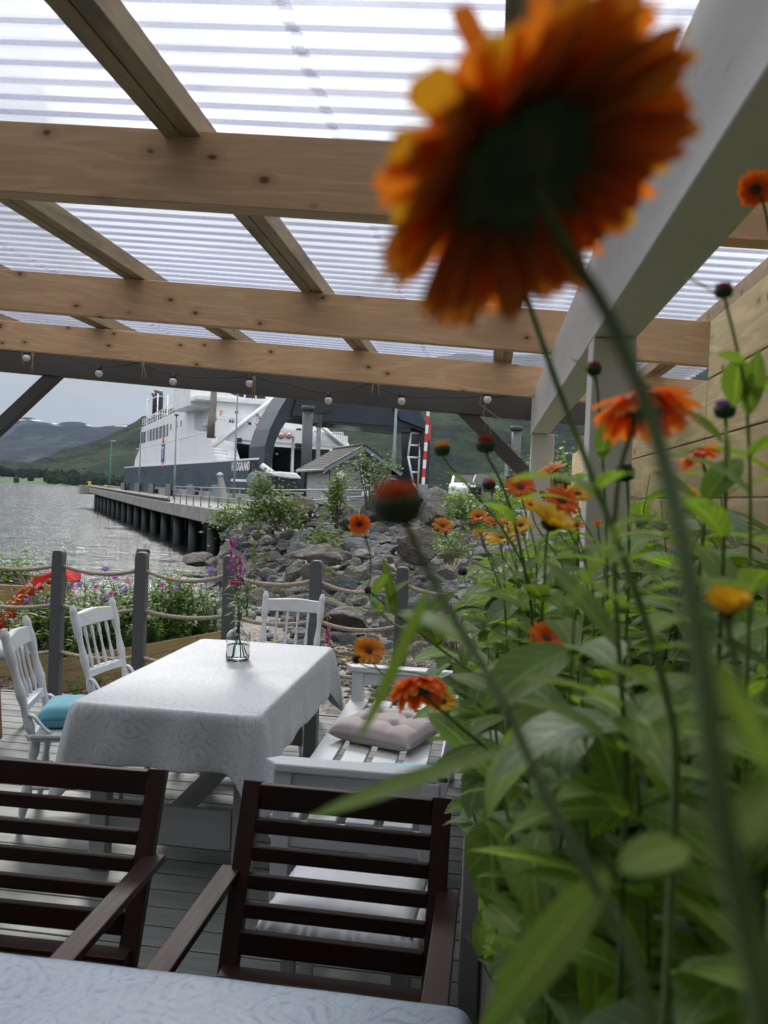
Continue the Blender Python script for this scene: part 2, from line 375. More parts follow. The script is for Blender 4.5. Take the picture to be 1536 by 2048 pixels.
# corrugated polycarbonate: clear, absorbs more light the steeper it is crossed; dirt on the lap
m = NT('polycarbonate'); lw = m.n('ShaderNodeLayerWeight'); lw.inputs[0].default_value = .5
tr = m.n('ShaderNodeBsdfTransparent'); gl = m.n('ShaderNodeBsdfGlossy'); gl.inputs['Roughness'].default_value = .12
dif = m.n('ShaderNodeBsdfTranslucent'); dif.inputs[0].default_value = (.80, .82, .90, 1)
tc_ = m.ramp(lw.outputs['Facing'], [(.1, (.95, .96, .98)), (.45, (.92, .93, .97)), (.62, (.80, .81, .90)), (.85, (.50, .51, .68)), (1, (.32, .32, .50))])
m.l(tc_, tr.inputs[0])
g_ = m.coord('grain'); sx = m.n('ShaderNodeSeparateXYZ'); m.l(g_, sx.inputs[0])
dn = m.noise(m.coord('grain', (6, 14, 1)), 3, 5, .7)
dirt = m.math('MULTIPLY', m.ramp(dn, [(.45, .0), (.60, .6)]), m.ramp(sx.outputs[0], [(0.0, .25), (.03, .05), (.3, .02), (.98, .04), (1, 1)]))
m1 = m.n('ShaderNodeMixShader'); m.l(m.math('ADD', m.math('MULTIPLY', dirt, .8), .08), m1.inputs[0])
m.l(tr.outputs[0], m1.inputs[1]); m.l(dif.outputs[0], m1.inputs[2])
m2 = m.n('ShaderNodeMixShader'); m.l(m.math('MULTIPLY', lw.outputs['Fresnel'], .25), m2.inputs[0])
m.l(m1.outputs[0], m2.inputs[1]); m.l(gl.outputs[0], m2.inputs[2]); m.l(m2.outputs[0], m.o.inputs[0]); MT['poly'] = m.m
# glass
m = NT('clear_glass'); m.base((.93, .97, .95)); m.rough(.02); m.p.inputs['Transmission Weight'].default_value = 1; m.p.inputs['IOR'].default_value = 1.45; MT['glass'] = m.m
m = NT('vase_water'); m.base((.97, 1, .98)); m.rough(0); m.p.inputs['Transmission Weight'].default_value = 1; m.p.inputs['IOR'].default_value = 1.33; MT['vwater'] = m.m
# sea
m = NT('sea_water'); m.base((.014, .024, .026)); m.rough(.09); m.p.inputs['IOR'].default_value = 1.42
v = m.coord('world'); a1 = m.noise(m.coord('world', (.9, 2.6, 1)), 1.3, 6, .6, .4); a2 = m.noise(m.coord('world', (.12, .35, 1)), 1, 4, .5)
a3 = m.noise(m.coord('world', (.05, .16, 1)), 1, 3, .5); a2 = m.noise(m.coord('world', (.30, 1.0, 1)), 1, 4, .55, .3)
m.bump(m.math('ADD', m.math('MULTIPLY', a1, .12), m.math('ADD', m.math('MULTIPLY', a2, .42), m.math('MULTIPLY', a3, 1.1))), 1.0, 1.0); MT['sea'] = m.m
# gneiss boulders with moss
def rockmat(name, moss):
    m = NT(name); v = m.coord('Object'); vw = m.coord('world')
    warp = m.noise(m.coord('Object', (1.2, 1.2, 5.5)), 1.6, 8, .62, 1.2); n = m.noise(v, 6, 10, .72); pat = m.noise(v, 1.6, 5, .6)
    oi = m.n('ShaderNodeObjectInfo')
    c = m.ramp(warp, [(.30, (.085, .085, .088)), (.44, (.22, .216, .21)), (.55, (.32, .315, .305)), (.72, (.50, .49, .475))])
    c = m.mix(m.ramp(n, [(.40, .75), (.60, 0)]), c, (.045, .045, .047))
    c = m.mix(m.math('MULTIPLY', m.ramp(pat, [(.45, 0), (.6, 1)]), .4), c, (.20, .155, .125))
    hs = m.n('ShaderNodeHueSaturation'); m.l(c, hs.inputs['Color']); m.l(m.math('MULTIPLY_ADD', oi.outputs['Random'], .85, .5), hs.inputs['Value']); c = hs.outputs[0]
    wn = m.n('ShaderNodeTexWhiteNoise', noise_dimensions='1D'); m.l(oi.outputs['Random'], wn.inputs['W']); c = m.mix(m.math('MULTIPLY', m.ramp(wn.outputs['Value'], [(.6, 0), (.9, 1)]), .45), c, (.20, .15, .12)); c = m.mix(m.math('MULTIPLY', m.ramp(wn.outputs['Value'], [(.1, 1), (.3, 0)]), .4), c, (.13, .17, .20))
    g = m.n('ShaderNodeNewGeometry'); sp = m.n('ShaderNodeSeparateXYZ'); m.l(g.outputs['Normal'], sp.inputs[0])
    mk = m.math('MULTIPLY', m.ramp(m.noise(vw, 1.3, 6, .65), [(.51, 0), (.57, 1)]), m.ramp(sp.outputs[2], [(.35, 0), (.7, 1)]))
    mk = m.math('MULTIPLY', mk, moss)
    c = m.mix(mk, c, m.ramp(m.noise(vw, 9, 3), [(.35, (.06, .07, .012)), (.65, (.22, .24, .03))]))
    m.base(c); m.rough(.85)
    cr = m.voro(m.coord('Object', (1, 1, 2.4)), 1.5, 'DISTANCE_TO_EDGE').outputs['Distance']
    m.bump(m.math('ADD', m.math('ADD', m.math('MULTIPLY', warp, 1.0), m.math('MULTIPLY', n, .9)), m.math('MULTIPLY', m.ramp(cr, [(0, 0), (.06, 1)]), .4)), 1.0, .16)
    return m.m
MT['rock'] = rockmat('gneiss_rock', .8); MT['rockbare'] = rockmat('bare_gneiss_rock', .12)
m = NT('shore_ground'); v = m.coord('world'); n = m.noise(v, 3, 8, .7); vo = m.voro(v, 14)
c = m.ramp(n, [(.3, (.025, .02, .015)), (.5, (.07, .055, .04)), (.7, (.13, .105, .08))])
c = m.mix(m.ramp(m.n_sep(vo.outputs['Color']), [(.72, 0), (.8, .6)]), c, (.28, .24, .18))
m.base(c); m.rough(m.ramp(n, [(.3, .25), (.7, .8)])); m.bump(m.math('ADD', vo.outputs['Distance'], n), .8, .05); MT['ground'] = m.m
m = NT('asphalt'); v = m.coord('world'); m.base(m.ramp(m.noise(v, 6, 6), [(.3, (.06, .06, .06)), (.7, (.12, .12, .115))])); m.rough(.9); MT['asphalt'] = m.m
def hillmat(name, stops, sc_, snow=0, hi=0, bumpd=20, rocky=0):
    m = NT(name); v = m.coord('world', (sc_, sc_, sc_)); n = m.noise(v, 1, 9, .68); nf = m.noise(v, 9, 5, .7)
    c = m.ramp(m.math('MULTIPLY_ADD', nf, .35, m.math('MULTIPLY', n, .68)), stops)
    if rocky:
        r = m.noise(m.coord('world', (sc_*4, sc_*1.2, sc_*.6)), 1.2, 8, .72); c = m.mix(m.ramp(r, [(.52, 0), (.66, rocky)]), c, (.13, .14, .15))
    if snow:
        g = m.n('ShaderNodeNewGeometry'); sp = m.n('ShaderNodeSeparateXYZ'); m.l(g.outputs['Position'], sp.inputs[0])
        h = m.ramp(m.math('MULTIPLY', sp.outputs[2], 1/hi), [(.875, 0), (.90, 1), (.965, 1), (.975, 0)])
        s = m.ramp(m.noise(m.coord('world', (1/260, 1/260, 1/60)), 1, 4, .55), [(.55, 0), (.57, 1)])
        c = m.mix(m.math('MULTIPLY', h, s), c, (.85, .87, .9))
    m.base(c); m.rough(.95); m.p.inputs['Specular IOR Level'].default_value = .1
    m.bump(nf, 1.0, bumpd); return m.m
MT['hill'] = hillmat('green_hillside', [(.38, (.005, .010, .005)), (.47, (.015, .026, .010)), (.55, (.028, .044, .015)), (.66, (.06, .078, .027))], 1/170., bumpd=14)
MT['mount'] = hillmat('mountain_side', [(.35, (.012, .018, .014)), (.55, (.022, .028, .024)), (.75, (.05, .05, .05))], 1/900., snow=1, hi=575, bumpd=60, rocky=.45)
MT['meadow'] = plain('meadow_grass', (.048, .085, .02), .9, .3, .02)
MT['leaf'] = leafmat('marigold_leaf', (.115, .20, .030), (.205, .305, .06), .5, .55, .06, 9)
MT['leafdk'] = leafmat('dark_marigold_leaf', (.10, .17, .06), (.17, .25, .11), .42, .5, .15, 9)
MT['stem'] = leafmat('marigold_stem', (.085, .155, .025), (.13, .22, .045), .2, .5, .2, 20)
MT['calyx'] = leafmat('flower_calyx', (.028, .055, .020), (.045, .08, .028), .2, .6, 0, 30)
MT['bushleaf'] = leafmat('shrub_leaf', (.06, .11, .022), (.13, .21, .045), .35, .5, 0, 1.5)
MT['gardenleaf'] = leafmat('garden_leaf', (.05, .11, .02), (.13, .22, .04), .38, .5, 0, 4)
MT['bark'] = plain('bark', (.13, .10, .075), .9, .3, 10)
MT['reddish'] = leafmat('reddish_leaf', (.10, .03, .02), (.13, .07, .03), .3, .5, 0, 8)
MT['orangepetal'] = petalmat('orange_petal', (.95, .27, .018), (.84, .14, .010), .58)
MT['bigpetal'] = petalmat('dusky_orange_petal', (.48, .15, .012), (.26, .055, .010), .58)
MT['rustpetal'] = petalmat('rusty_petal', (.50, .10, .03), (.34, .04, .02), .3)
MT['yellowedge'] = petalmat('yellow_orange_petal', (.85, .42, .02), (.75, .25, .01), .5)
MT['yellowpetal'] = petalmat('yellow_petal', (.92, .64, .03), (.88, .48, .02))
MT['amberpetal'] = petalmat('amber_petal', (.88, .38, .02), (.75, .20, .01))
MT['redpetal'] = petalmat('dark_red_petal', (.35, .03, .02), (.18, .012, .01), .3)
MT['purple'] = petalmat('violet_petal', (.25, .12, .48), (.12, .05, .30)); MT['magenta'] = petalmat('magenta_petal', (.62, .08, .42), (.40, .05, .30))
MT['pinkpetal'] = petalmat('pink_petal', (.70, .22, .38), (.5, .1, .22)); MT['whitepetal'] = petalmat('white_petal', (.80, .80, .78), (.7, .7, .6), .3)
MT['disc'] = plain('flower_disc', (.10, .035, .012), .9, .4, 200, bump=.6, kind='Object'); MT['ydisc'] = plain('yellow_disc', (.62, .38, .03), .9, .3, 200, kind='Object')
# ================================================================ SETTING
struct(MB().grid(lambda a, b: W(lerp(-7000, 9000, a), lerp(-200, 12000, b), -2.2), 8, 8, False).build('sea', MT['sea']))
def sst(a, b, x): t = max(0, min(1, (x-a)/(b-a))); return t*t*(3-2*t)
def pl(x, pts):
    if x <= pts[0][0]: return pts[0][1]
    for (a, b), (c, d) in zip(pts, pts[1:]):
        if x <= c: return b+(d-b)*(x-a)/(c-a)
    return pts[-1][1]
FOOT = [(-12, 40), (-9, 37), (-6, 30), (-4, 24), (-2, 18), (0, 14), (2, 12.2), (8, 11.5)]
def ground(xc, Z):
    base = -0.13 if Z < 8.3 else lerp(-.13, -1.0, min(1, (Z-8.3)/5)) if xc > -1 else -.13-(Z-8.3)*.098
    if -4 < xc <= -1 and Z >= 8.3:
        a = -.13-(Z-8.3)*.098; b = lerp(-.13, -1.0, min(1, (Z-8.3)/5)); base = lerp(a, b, (xc+4)/3)
    base = max(base, -4)
    zf = pl(xc, FOOT)
    t = max(0, min(1, (Z-zf)/(33-zf))) if zf < 33 else 0
    k = sst(-8.6, -5.2, xc)
    bank = lerp(base, .98, t**.85)
    z = lerp(base, bank, k)
    if Z > 33: z = lerp(-4, .98, k)
    return z+noise.noise(V(xc*.6, Z*.6, 0))*.05*min(1, max(0, Z-7))
def gfn(a, b):
    xc = lerp(-16, 70, a**1.6); Z = lerp(-6, 62, b**1.3); return W(xc, Z, ground(xc, Z))
g = MB().grid(gfn, 150, 190).build('shore_ground', MT['ground']); struct(g)
struct(MB().grid(lambda a, b: W(lerp(-2, 70, a), lerp(33.5, 61, b), 1.02), 3, 3, False).build('road', MT['asphalt']))
# hills: ridge read as angle from the camera, real distance
def ridge_mesh(name, mat, ridge, Zr, Z0, nu, nv, amp, fq, x0, x1, seed, z0=-2.6, shp=.8):
    def fn(a, b):
        px = lerp(x0, x1, a); py = pl(px, ridge)
        top = P(px, py, Zr).z
        t = b
        Zd = lerp(Z0, Zr*1.25, t); pk = (Zr-Z0)/(Zr*1.25-Z0)
        q = min(1, t/pk)
        h = lerp(z0, top, q**shp) if t <= pk else lerp(top, top*.75, (t-pk)/(1-pk))
        p = P(px, 990, Zd)
        n = noise.fractal(V(p.x*fq+seed, p.y*fq, 0), 1.0, 2.1, 6)
        edge = min(1, q*3)*max(0, 1-math.exp((q-1)/.12)) if q < 1 else 0
        return V(p.x, p.y, h+n*amp*edge*(h-z0+20)/max(top, 1)+(n*amp*.03))
    return struct(MB().grid(fn, nu, nv).build(name, mat))
ridge_mesh('green_hill', MT['hill'], [(-700, 964), (-60, 958), (0, 950), (29, 939), (109, 912), (148, 892), (205, 877), (273, 846), (400, 800), (600, 752), (900, 715), (1300, 700), (1800, 740), (2700, 900)], 2300, 1250, 260, 110, 60, 1/260., -400, 2700, 3, shp=.9)
ridge_mesh('blue_mountain', MT['mount'], [(-2500, 700), (-1200, 820), (-500, 868), (-60, 856), (20, 850), (55, 847), (80, 850), (115, 853), (155, 847), (165, 848), (180, 856), (225, 850), (270, 848), (420, 850), (800, 900)], 7600, 4200, 240, 110, 120, 1/900., -2500, 800, 9, shp=.55)
# bright meadow strip on the far shore
mea = MB().grid(lambda a, b: P(lerp(-500, 420, a), 990, lerp(1130, 1420, b)).xy.to_3d()+V(0, 0, lerp(-2.5, 12, b)+3*noise.noise(V(a*30, b*4, 1))), 60, 10).build('meadow', MT['meadow']); struct(mea)
rnd = random.Random(5)
far = MB()
ICO = [(0, 0, 1), (.89, 0, .45), (.28, .85, .45), (-.72, .53, .45), (-.72, -.53, .45), (.28, -.85, .45), (.72, .53, -.45), (-.28, .85, -.45), (-.89, 0, -.45), (-.28, -.85, -.45), (.72, -.53, -.45), (0, 0, -1)]
IF = [(0, 1, 2), (0, 2, 3), (0, 3, 4), (0, 4, 5), (0, 5, 1), (1, 6, 2), (2, 7, 3), (3, 8, 4), (4, 9, 5), (5, 10, 1), (2, 6, 7), (3, 7, 8), (4, 8, 9), (5, 9, 10), (1, 10, 6), (11, 7, 6), (11, 8, 7), (11, 9, 8), (11, 10, 9), (11, 6, 10)]
for i in range(1500):
    px = rnd.uniform(-420, 430); Zd = rnd.choice([rnd.uniform(1235, 1450), rnd.uniform(1150, 1235)]) if px > 90 or rnd.random() < .5 else rnd.uniform(1330, 1450)
    if px < 95 and Zd < 1330 and rnd.random() < .93: continue
    p = P(px, 990, Zd); s = rnd.uniform(3, 8); h = s*rnd.uniform(.8, 1.7)
    c = V(p.x, p.y, lerp(-2.5, 12, (Zd-1130)/290.)+h*.5)
    far.add([c+V(a*s*rnd.uniform(.7, 1.2), b*s*rnd.uniform(.7, 1.2), d*h*rnd.uniform(.8, 1.2)) for a, b, d in ICO], IF, False)
tag(far.build('woodland', MT['hill']), 'dark broadleaf woodland along the far shore below the green hill', 'woodland', kind='stuff')

# ---- deck
DY = 5.95
dk = MB(); y = .1
while y < DY:
    x = -6.2
    for ln in (U(1.5, 4), 9):
        x2 = min(x+ln, 1.4); dk.box(((x+x2)/2, y+.066, -.014), (x2-x-.003, .128, .028)); x = x2
        if x >= 1.4: break
    y += .135
struct(dk.build('deck', MT['deck'], bevel=.004))
jb = MB()
for x in [-6, -5, -4, -3, -2, -1, 0, 1.2]: jb.box((x, 3, -.075), (.048, 5.8, .09))
jb.box((-2.4, DY+.03, -.07), (7.6, .028, .14))
struct(jb.build('deck_joists', MT['treated']))

# ================================================================ PERGOLA
pg = thing('pergola', 'timber pergola with pale spruce beams, whitewashed posts and corrugated clear roof over the deck', 'pergola', (.3, 2.2, 0))
def slopebar(name, a, b, Y, h, t, mat, ext0=-4.6, ext1=1.35):
    """level-faced beam in the plane y=Y through pixels a,b (bottom edge), extended to ext0..ext1"""
    p, q = GY(*a, Y), GY(*b, Y); k = (q.z-p.z)/(q.x-p.x)
    z = lambda x: p.z+k*(x-p.x)
    mb = MB(); mb.bar(V(ext0, Y+t/2, z(ext0)+h/2), V(ext1, Y+t/2, z(ext1)+h/2), t, h)
    mb.build(name, MT[mat], pg, bevel=.003)
    return z
zb1 = slopebar('beam', (0, 382), (750, 431), 2.05, .192, .066, 'raw')
zb2 = slopebar('beam', (0, 617), (768, 679), 3.62, .190, .05, 'raw')
zb3 = slopebar('beam', (0, 697), (768, 767), 4.96, .188, .05, 'raw')
zb4 = slopebar('rear_beam', (0, 741), (768, 812), 5.32, .24, .10, 'greypaint', -4.6, .9)
SL = (zb2(0)-zb2(-3))/3
ztop = lambda x, y: zb2(x)+.19+(y-3.6)*-.004
for X, wd in ((-3.5, .1), (-2.62, .1), (-1.76, .1), (-.895, .1), (.0, .115), (.92, .1)):
    for dx in (-wd/4-.001, wd/4+.001):
        MB().bar(V(X+.05+dx, .1, ztop(X+.05, .1)+.036), V(X+.05+dx, 5.7, ztop(X+.05, 5.7)+.036), wd/2-.002, .07).build('rafter', MT['treated'], pg, bevel=.003)
# roof sheets: trapezoid corrugations running across the rafters
def sheet(x0, x1, dz, seed):
    prof = []; y = -.15; P4 = [(0, 0), (.036, 0), (.044, .018), (.082, .018), (.090, 0)]
    while y < 5.85:
        for a, b in P4[:-1]: prof.append((y+a, b))
        y += .09
    n = 10; vs = []; gs = []; m_ = len(prof)
    rr = random.Random(seed)
    for i in range(n+1):
        x = lerp(x0, x1, i/n)
        for (yy, zz) in prof:
            vs.append(V(x+(rr.uniform(-.004, .004) if i in (0, n) else 0), yy, ztop(x, yy)+.075+dz+zz)); gs.append(V(i/n, yy, 0))
    fs = [(i*m_+j, (i+1)*m_+j, (i+1)*m_+j+1, i*m_+j+1) for i in range(n) for j in range(m_-1)]
    MB().add(vs, fs, False, gs).build('roof_sheet', MT['poly'], pg)
sheet(-4.5, -2.3, 0, 1); sheet(-2.33, -.445, .003, 2); sheet(-.475, 1.3, .006, 3)
# whitewashed side beam and posts
ww = MT['whitewash']
MB().bar(V(.305, -.3, 2.255), V(.305, 5.27, 2.255), .11, .25).build('side_beam', ww, pg, bevel=.004)
MB().bar(V(.305, 2.17, -.02), V(.305, 2.17, 2.128), .11, .11, (0, 1, 0)).build('post', ww, pg, bevel=.004)
MB().bar(V(.325, 5.20, -.02), V(.325, 5.20, 2.128), .14, .14, (0, 1, 0)).build('post', ww, pg, bevel=.004)
MB().bar(V(-3.80, 5.37, -.02), V(-3.80, 5.37, zb4(-3.80)), .11, .09, (0, 1, 0)).build('post', MT['greypaint'], pg, bevel=.004)
p = GY(112, 752, 5.37); q = GY(-90, 938, 5.37); MB().bar(p+V(.04, 0, .05), q, .09, .07, (0, 1, 0)).build('brace', MT['greypaint'], pg, bevel=.003)
p = GY(925, 822, 5.37); q = GY(1056, 952, 5.37); MB().bar(p+V(-.02, 0, .03), q, .09, .07, (0, 1, 0)).build('brace', MT['greypaint'], pg, bevel=.003)
# ---- string light hung along the beam
YB = 5.22
bul = [(53, 716), (198, 747), (346, 763), (499, 767), (657, 801), (803, 802), (975, 799)]
fl = thing('string_light', 'black festoon cable with seven frosted globe bulbs along the grey beam', 'string lights', GY(499, 740, YB))
hooks = [(-60, 690), (46, 703), (122, 705), (198, 733), (280, 724), (346, 748), (425, 753), (503, 750), (580, 768), (657, 786), (740, 766), (803, 790), (880, 792), (965, 790), (1020, 791)]
pts = []
H3 = [GY(a, b, YB) for a, b in hooks]
for a, b in zip(H3, H3[1:]):
    for k in range(5): t = k/5; pts.append(a.lerp(b, t)+V(0, 0, -.012*math.sin(math.pi*t)))
pts.append(H3[-1])
MB().tube(pts, .004, 6).build('cable', MT['black'], fl)
for a, b in bul:
    c = GY(a, b, YB); dx = .012
    o = MB().lathe([(0, -.026)]+[(.026*math.sin(math.pi*k/10), -.026*math.cos(math.pi*k/10)) for k in range(1, 10)]+[(0, .026)], c, n=16).build('bulb', MT['bulb'], fl)
    MB().lathe([(.013, .018), (.019, .022), (.016, .040), (.012, .044), (.012, .056), (.005, .060)], c, n=12).build('socket', MT['black'], o)
def twinefn(x, y, n, seed, ln=26):
    r = random.Random(seed)
    mb = MB()
    for k in range(n):
        p0 = GY(x+r.uniform(-3, 3), y, YB-.01); pp = [p0]; dx = r.uniform(-.02, .02)
        for j in range(5): pp.append(pp[-1]+V(dx/5+r.uniform(-.004, .004), r.uniform(-.002, .002), -ln*.0034/5))
        mb.tube(pp, .0028, 5)
    return mb
for i, (x, y, n, ln) in enumerate([(42, 706, 1, 24), (66, 706, 2, 40), (285, 726, 2, 32), (508, 752, 2, 46), (750, 764, 2, 22), (755, 766, 1, 26)]):
    twinefn(x, y, n, i, ln).build('twine_tie', MT['twine'], fl)
mb = MB(); a, b = GY(962, 790, YB), GY(1044, 845, YB)
mb.tube([a, a+V(-.005, 0, -.06), GY(975, 820, YB), GY(1000, 838, YB), b], .003, 5)
mb.tube([GY(972, 800, YB), GY(966, 830, YB), GY(975, 838, YB), GY(982, 868, YB)], .003, 5); mb.tube([GY(975, 838, YB), GY(968, 860, YB)], .0025, 5)
mb.build('twine_tie', MT['twine'], fl)

# ---- plank wall
wl = thing('plank_wall', 'tall wall of horizontal yellowish rough sawn planks behind the flower bed', 'plank wall', (.74, 3, .9))
def row(z1, h, y0, y1): MB().box((.72, (y0+y1)/2, z1-h/2), (.03, y1-y0, h-.006)).build('plank', MT['plank'], wl, bevel=.002)
zt = 2.325; hh = .197
row(zt, hh, -.3, 2.78)
for k in range(1, 7):
    row(zt-hh*k, hh, -.3, 2.78 if k < 3 else 2.60)
for k in range(1, 7): row(zt-hh*k+.0, hh, 2.784 if k < 3 else 2.604, 7.1)
for y in (.6, 2.75, 4.9, 7.0): MB().box((.765, y, 1.15), (.05, .07, 2.25)).build('wall_post', MT['treated'], wl)

# ================================================================ ROPE FENCE
fc = thing('rope_fence', 'fence of round-topped dark grey posts joined by three sagging twisted ropes', 'rope fence', (-1.5, 5.85, 0))
FX = [(-66, 1093), (117, 1100), (283, 1104), (462, 1111), (635, 1121), (807, 1134), (985, 1142)]
FY = 5.85; px_ = []
for a, b in FX:
    t = GY(a, b, FY); px_.append(t.x)
    W2 = .046; dpt = .035
    prof = [(-W2, -.14), (W2, -.14), (W2, t.z-.03), (W2*.85, t.z-.008), (W2*.45, t.z), (-W2*.45, t.z), (-W2*.85, t.z-.008), (-W2, t.z-.03)]
    lean = U(-.008, .008)
    MB().prism(prof, lambda u, v, d: V(t.x+u+lean*v, FY+d+.01, v), -dpt, dpt).build('post', MT['fencepaint'], fc, bevel=.008)
def rope(p0, p1, sag, name='rope'):
    mb = MB(); L = (p1-p0).length; n = int(L/.008); d = (p1-p0).normalized()
    for s in range(3):
        pts = []
        for i in range(n+1):
            t = i/n; c = p0.lerp(p1, t)+V(0, .0, -sag*4*t*(1-t)); an = 2*math.pi*(i/n*L/.062+s/3)
            pts.append(c+V(0, 1, 0)*math.cos(an)*.0088+V(0, 0, 1)*math.sin(an)*.0088)
        mb.tube(pts, .0086, 6, cap=False)
    mb.build(name, MT['rope'], fc)
for i in range(6):
    for z, sg in ((1.055, .065), (.745, .05), (.385, .045)):
        a = V(px_[i], FY+.01, z+U(-.008, .008)); b = V(px_[i+1], FY+.01, z+U(-.008, .008)); rope(a, b, sg*U(.8, 1.25))

# ================================================================ TABLES
tx0, tx1, ty0, ty1 = -1.745, -.905, 3.22, 4.82
tb = thing('dining_table', 'long white dining table under the patterned cloth beside the bench', 'table', ((tx0+tx1)/2, (ty0+ty1)/2, 0))
MB().box(((tx0+tx1)/2, (ty0+ty1)/2, .733), (tx1-tx0-.02, ty1-ty0-.02, .03)).build('tabletop', MT['white'], tb, bevel=.004)
for x in (tx0+.10, tx1-.09):
    for y in (ty0+.12, ty1-.14): MB().box((x, y, .36), (.075, .075, .716)).build('leg', MT['whitegrey'], tb, bevel=.004)
MB().box(((tx0+tx1)/2, ty0+.12, .66), (tx1-tx0-.28, .028, .10)).build('apron', MT['whitegrey'], tb)
MB().box(((tx0+tx1)/2, ty0+.12, .22), (tx1-tx0-.28, .035, .17)).build('stretcher', MT['whitegrey'], tb, bevel=.003)
MB().box(((tx0+tx1)/2, ty1-.14, .24), (tx1-tx0-.28, .035, .12)).build('stretcher', MT['whitegrey'], tb, bevel=.003)
MB().box(((tx0+tx1)/2, (ty0+ty1)/2, .24), (.05, ty1-ty0-.36, .09)).build('stretcher', MT['whitegrey'], tb, bevel=.003)
def tablecloth(name, x0, x1, y0, y1, z, over, mat, seed, r=.04, droop=.20, wav=.026):
    """cloth as polar rings: inside rings flat on the top, outer rings falling with folds"""
    cx, cy = (x0+x1)/2, (y0+y1)/2; hx, hy = (x1-x0)/2, (y1-y0)/2
    # perimeter points of a rounded rectangle
    per = []
    n = 26
    def edge(ax, ay, bx, by, nn):
        for i in range(nn): per.append((lerp(ax, bx, i/nn), lerp(ay, by, i/nn)))
    def arc(ox, oy, a0, nn=10):
        for i in range(nn): a = R(a0+90*i/nn); per.append((ox+r*math.cos(a), oy+r*math.sin(a)))
    edge(hx-r, -hy, hx-r, -hy, 0)
    edge(-hx+r, -hy, hx-r, -hy, n); arc(hx-r, -hy+r, -90); edge(hx, -hy+r, hx, hy-r, int(n*1.6)); arc(hx-r, hy-r, 0)
    edge(hx-r, hy, -hx+r, hy, n); arc(-hx+r, hy-r, 90); edge(-hx, hy-r, -hx, -hy+r, int(n*1.6)); arc(-hx+r, -hy+r, 180)
    m_ = len(per); vs = []; gs = []
    rings = [.06, .3, .6, .85, .95, .985, 1.0]
    for q in rings:
        for (a, b) in per:
            zz = z-(.004 if q == 1 else .0); nn_ = noise.noise(V((cx+a*q)*5+seed, (cy+b*q)*5, 1))*.0032
            vs.append(V(cx+a*q, cy+b*q, zz+nn_)); gs.append(V(cx+a*q, cy+b*q, 0))
    K = 9
    s_ = 0; arcl = [0]
    for i in range(1, m_): s_ += math.dist(per[i], per[i-1]); arcl.append(s_)
    for k in range(1, K+1):
        t = k/K
        for i, (a, b) in enumerate(per):
            # outward normal & closeness to the corner
            ca = max(0, abs(a)-(hx-.11))/.11; cb = max(0, abs(b)-(hy-.11))/.11; cn = min(1, ca)*min(1, cb)
            nx = (1 if a > 0 else -1) if abs(a) >= hx-r else 0; ny = (1 if b > 0 else -1) if abs(b) >= hy-r else 0
            if nx and ny:
                ox = (a-math.copysign(hx-r, a))/r; oy = (b-math.copysign(hy-r, b))/r; nx, ny = ox, oy
            fold = noise.noise(V(arcl[i]*5.5+seed, 0, 3))*wav*1.2+noise.noise(V(arcl[i]*16+seed, t*2, 5))*wav*.35+math.sin(arcl[i]*23+seed)*wav*.35
            outw = .006+t*(fold+.018)+cn**1.2*t*.085
            drop = (over+droop*cn**1.0*t+noise.noise(V(arcl[i]*2, seed, 0))*.012)*t
            tw = cn*(1-cn)*4*t*.02*(1 if (a*ny if ny else 0) > 0 else -1)
            vs.append(V(cx+a+nx*outw+tw*ny, cy+b+ny*outw-tw*nx, z-.004-drop))
            gs.append(V(cx+a+nx*drop, cy+b+ny*drop, 0))
    nr = len(rings)+K
    fs = [(i*m_+j, i*m_+(j+1) % m_, (i+1)*m_+(j+1) % m_, (i+1)*m_+j) for i in range(nr-1) for j in range(m_)]
    fs += [tuple(range(m_))[::-1]]
    o = MB().add(vs, fs, True, gs).build(name, mat, solid=.0022, sub=1)
    return recentre(o)
tc1 = tablecloth('tablecloth', tx0, tx1, ty0, ty1, .760, .245, MT['cloth'], 3)
tag(tc1, 'white and grey paisley tablecloth hanging over the long table with the vase', 'tablecloth')
# the near table whose edge fills the bottom left of the view
nt_ = thing('patio_table', 'table with pale blue-grey cloth at the bottom edge of the view', 'table', (-.86, 1.0, 0))
MB().box((-.86, .95, .728), (1.66, 1.03, .03)).build('tabletop', MT['white'], nt_)
for x in (-1.6, -.12):
    for y in (.5, 1.4): MB().box((x, y, .356), (.07, .07, .712)).build('leg', MT['white'], nt_)
tc2 = tablecloth('tablecloth', -1.72, .0, .42, 1.484, .7555, .24, MT['cloth2'], 11, r=.02, droop=.12, wav=.008)
tag(tc2, 'pale blue patterned tablecloth on the nearest table in front of the dark armchairs', 'tablecloth')
for o_ in (tc1, tc2): pass

# ================================================================ VASE WITH FLOWERS
vx, vy = -1.335, 4.26; vz = .763
vs_ = thing('glass_vase', 'small clear glass bottle vase half full of water on the long table', 'vase', (vx, vy, vz))
ov = [(.050, 0), (.063, .004), (.066, .02), (.064, .06), (.066, .10), (.068, .125), (.062, .148), (.045, .164), (.024, .174), (.0195, .185), (.0195, .205), (.025, .210)]
iv = [(.022, .209), (.0165, .203), (.0165, .185), (.021, .172), (.042, .160), (.058, .146), (.064, .124), (.062, .10), (.060, .06), (.061, .02), (.056, .010), (0, .008)]
MB().lathe([(0, 0)]+ov+iv, (vx, vy, vz), n=28, cap=False).build('glass', MT['glass'], vs_)
MB().lathe([(0, .0085), (.0555, .0105), (.0605, .02), (.0595, .06), (.0605, .082), (0, .082)], (vx, vy, vz), n=28, cap=False).build('water', MT['vwater'], vs_)

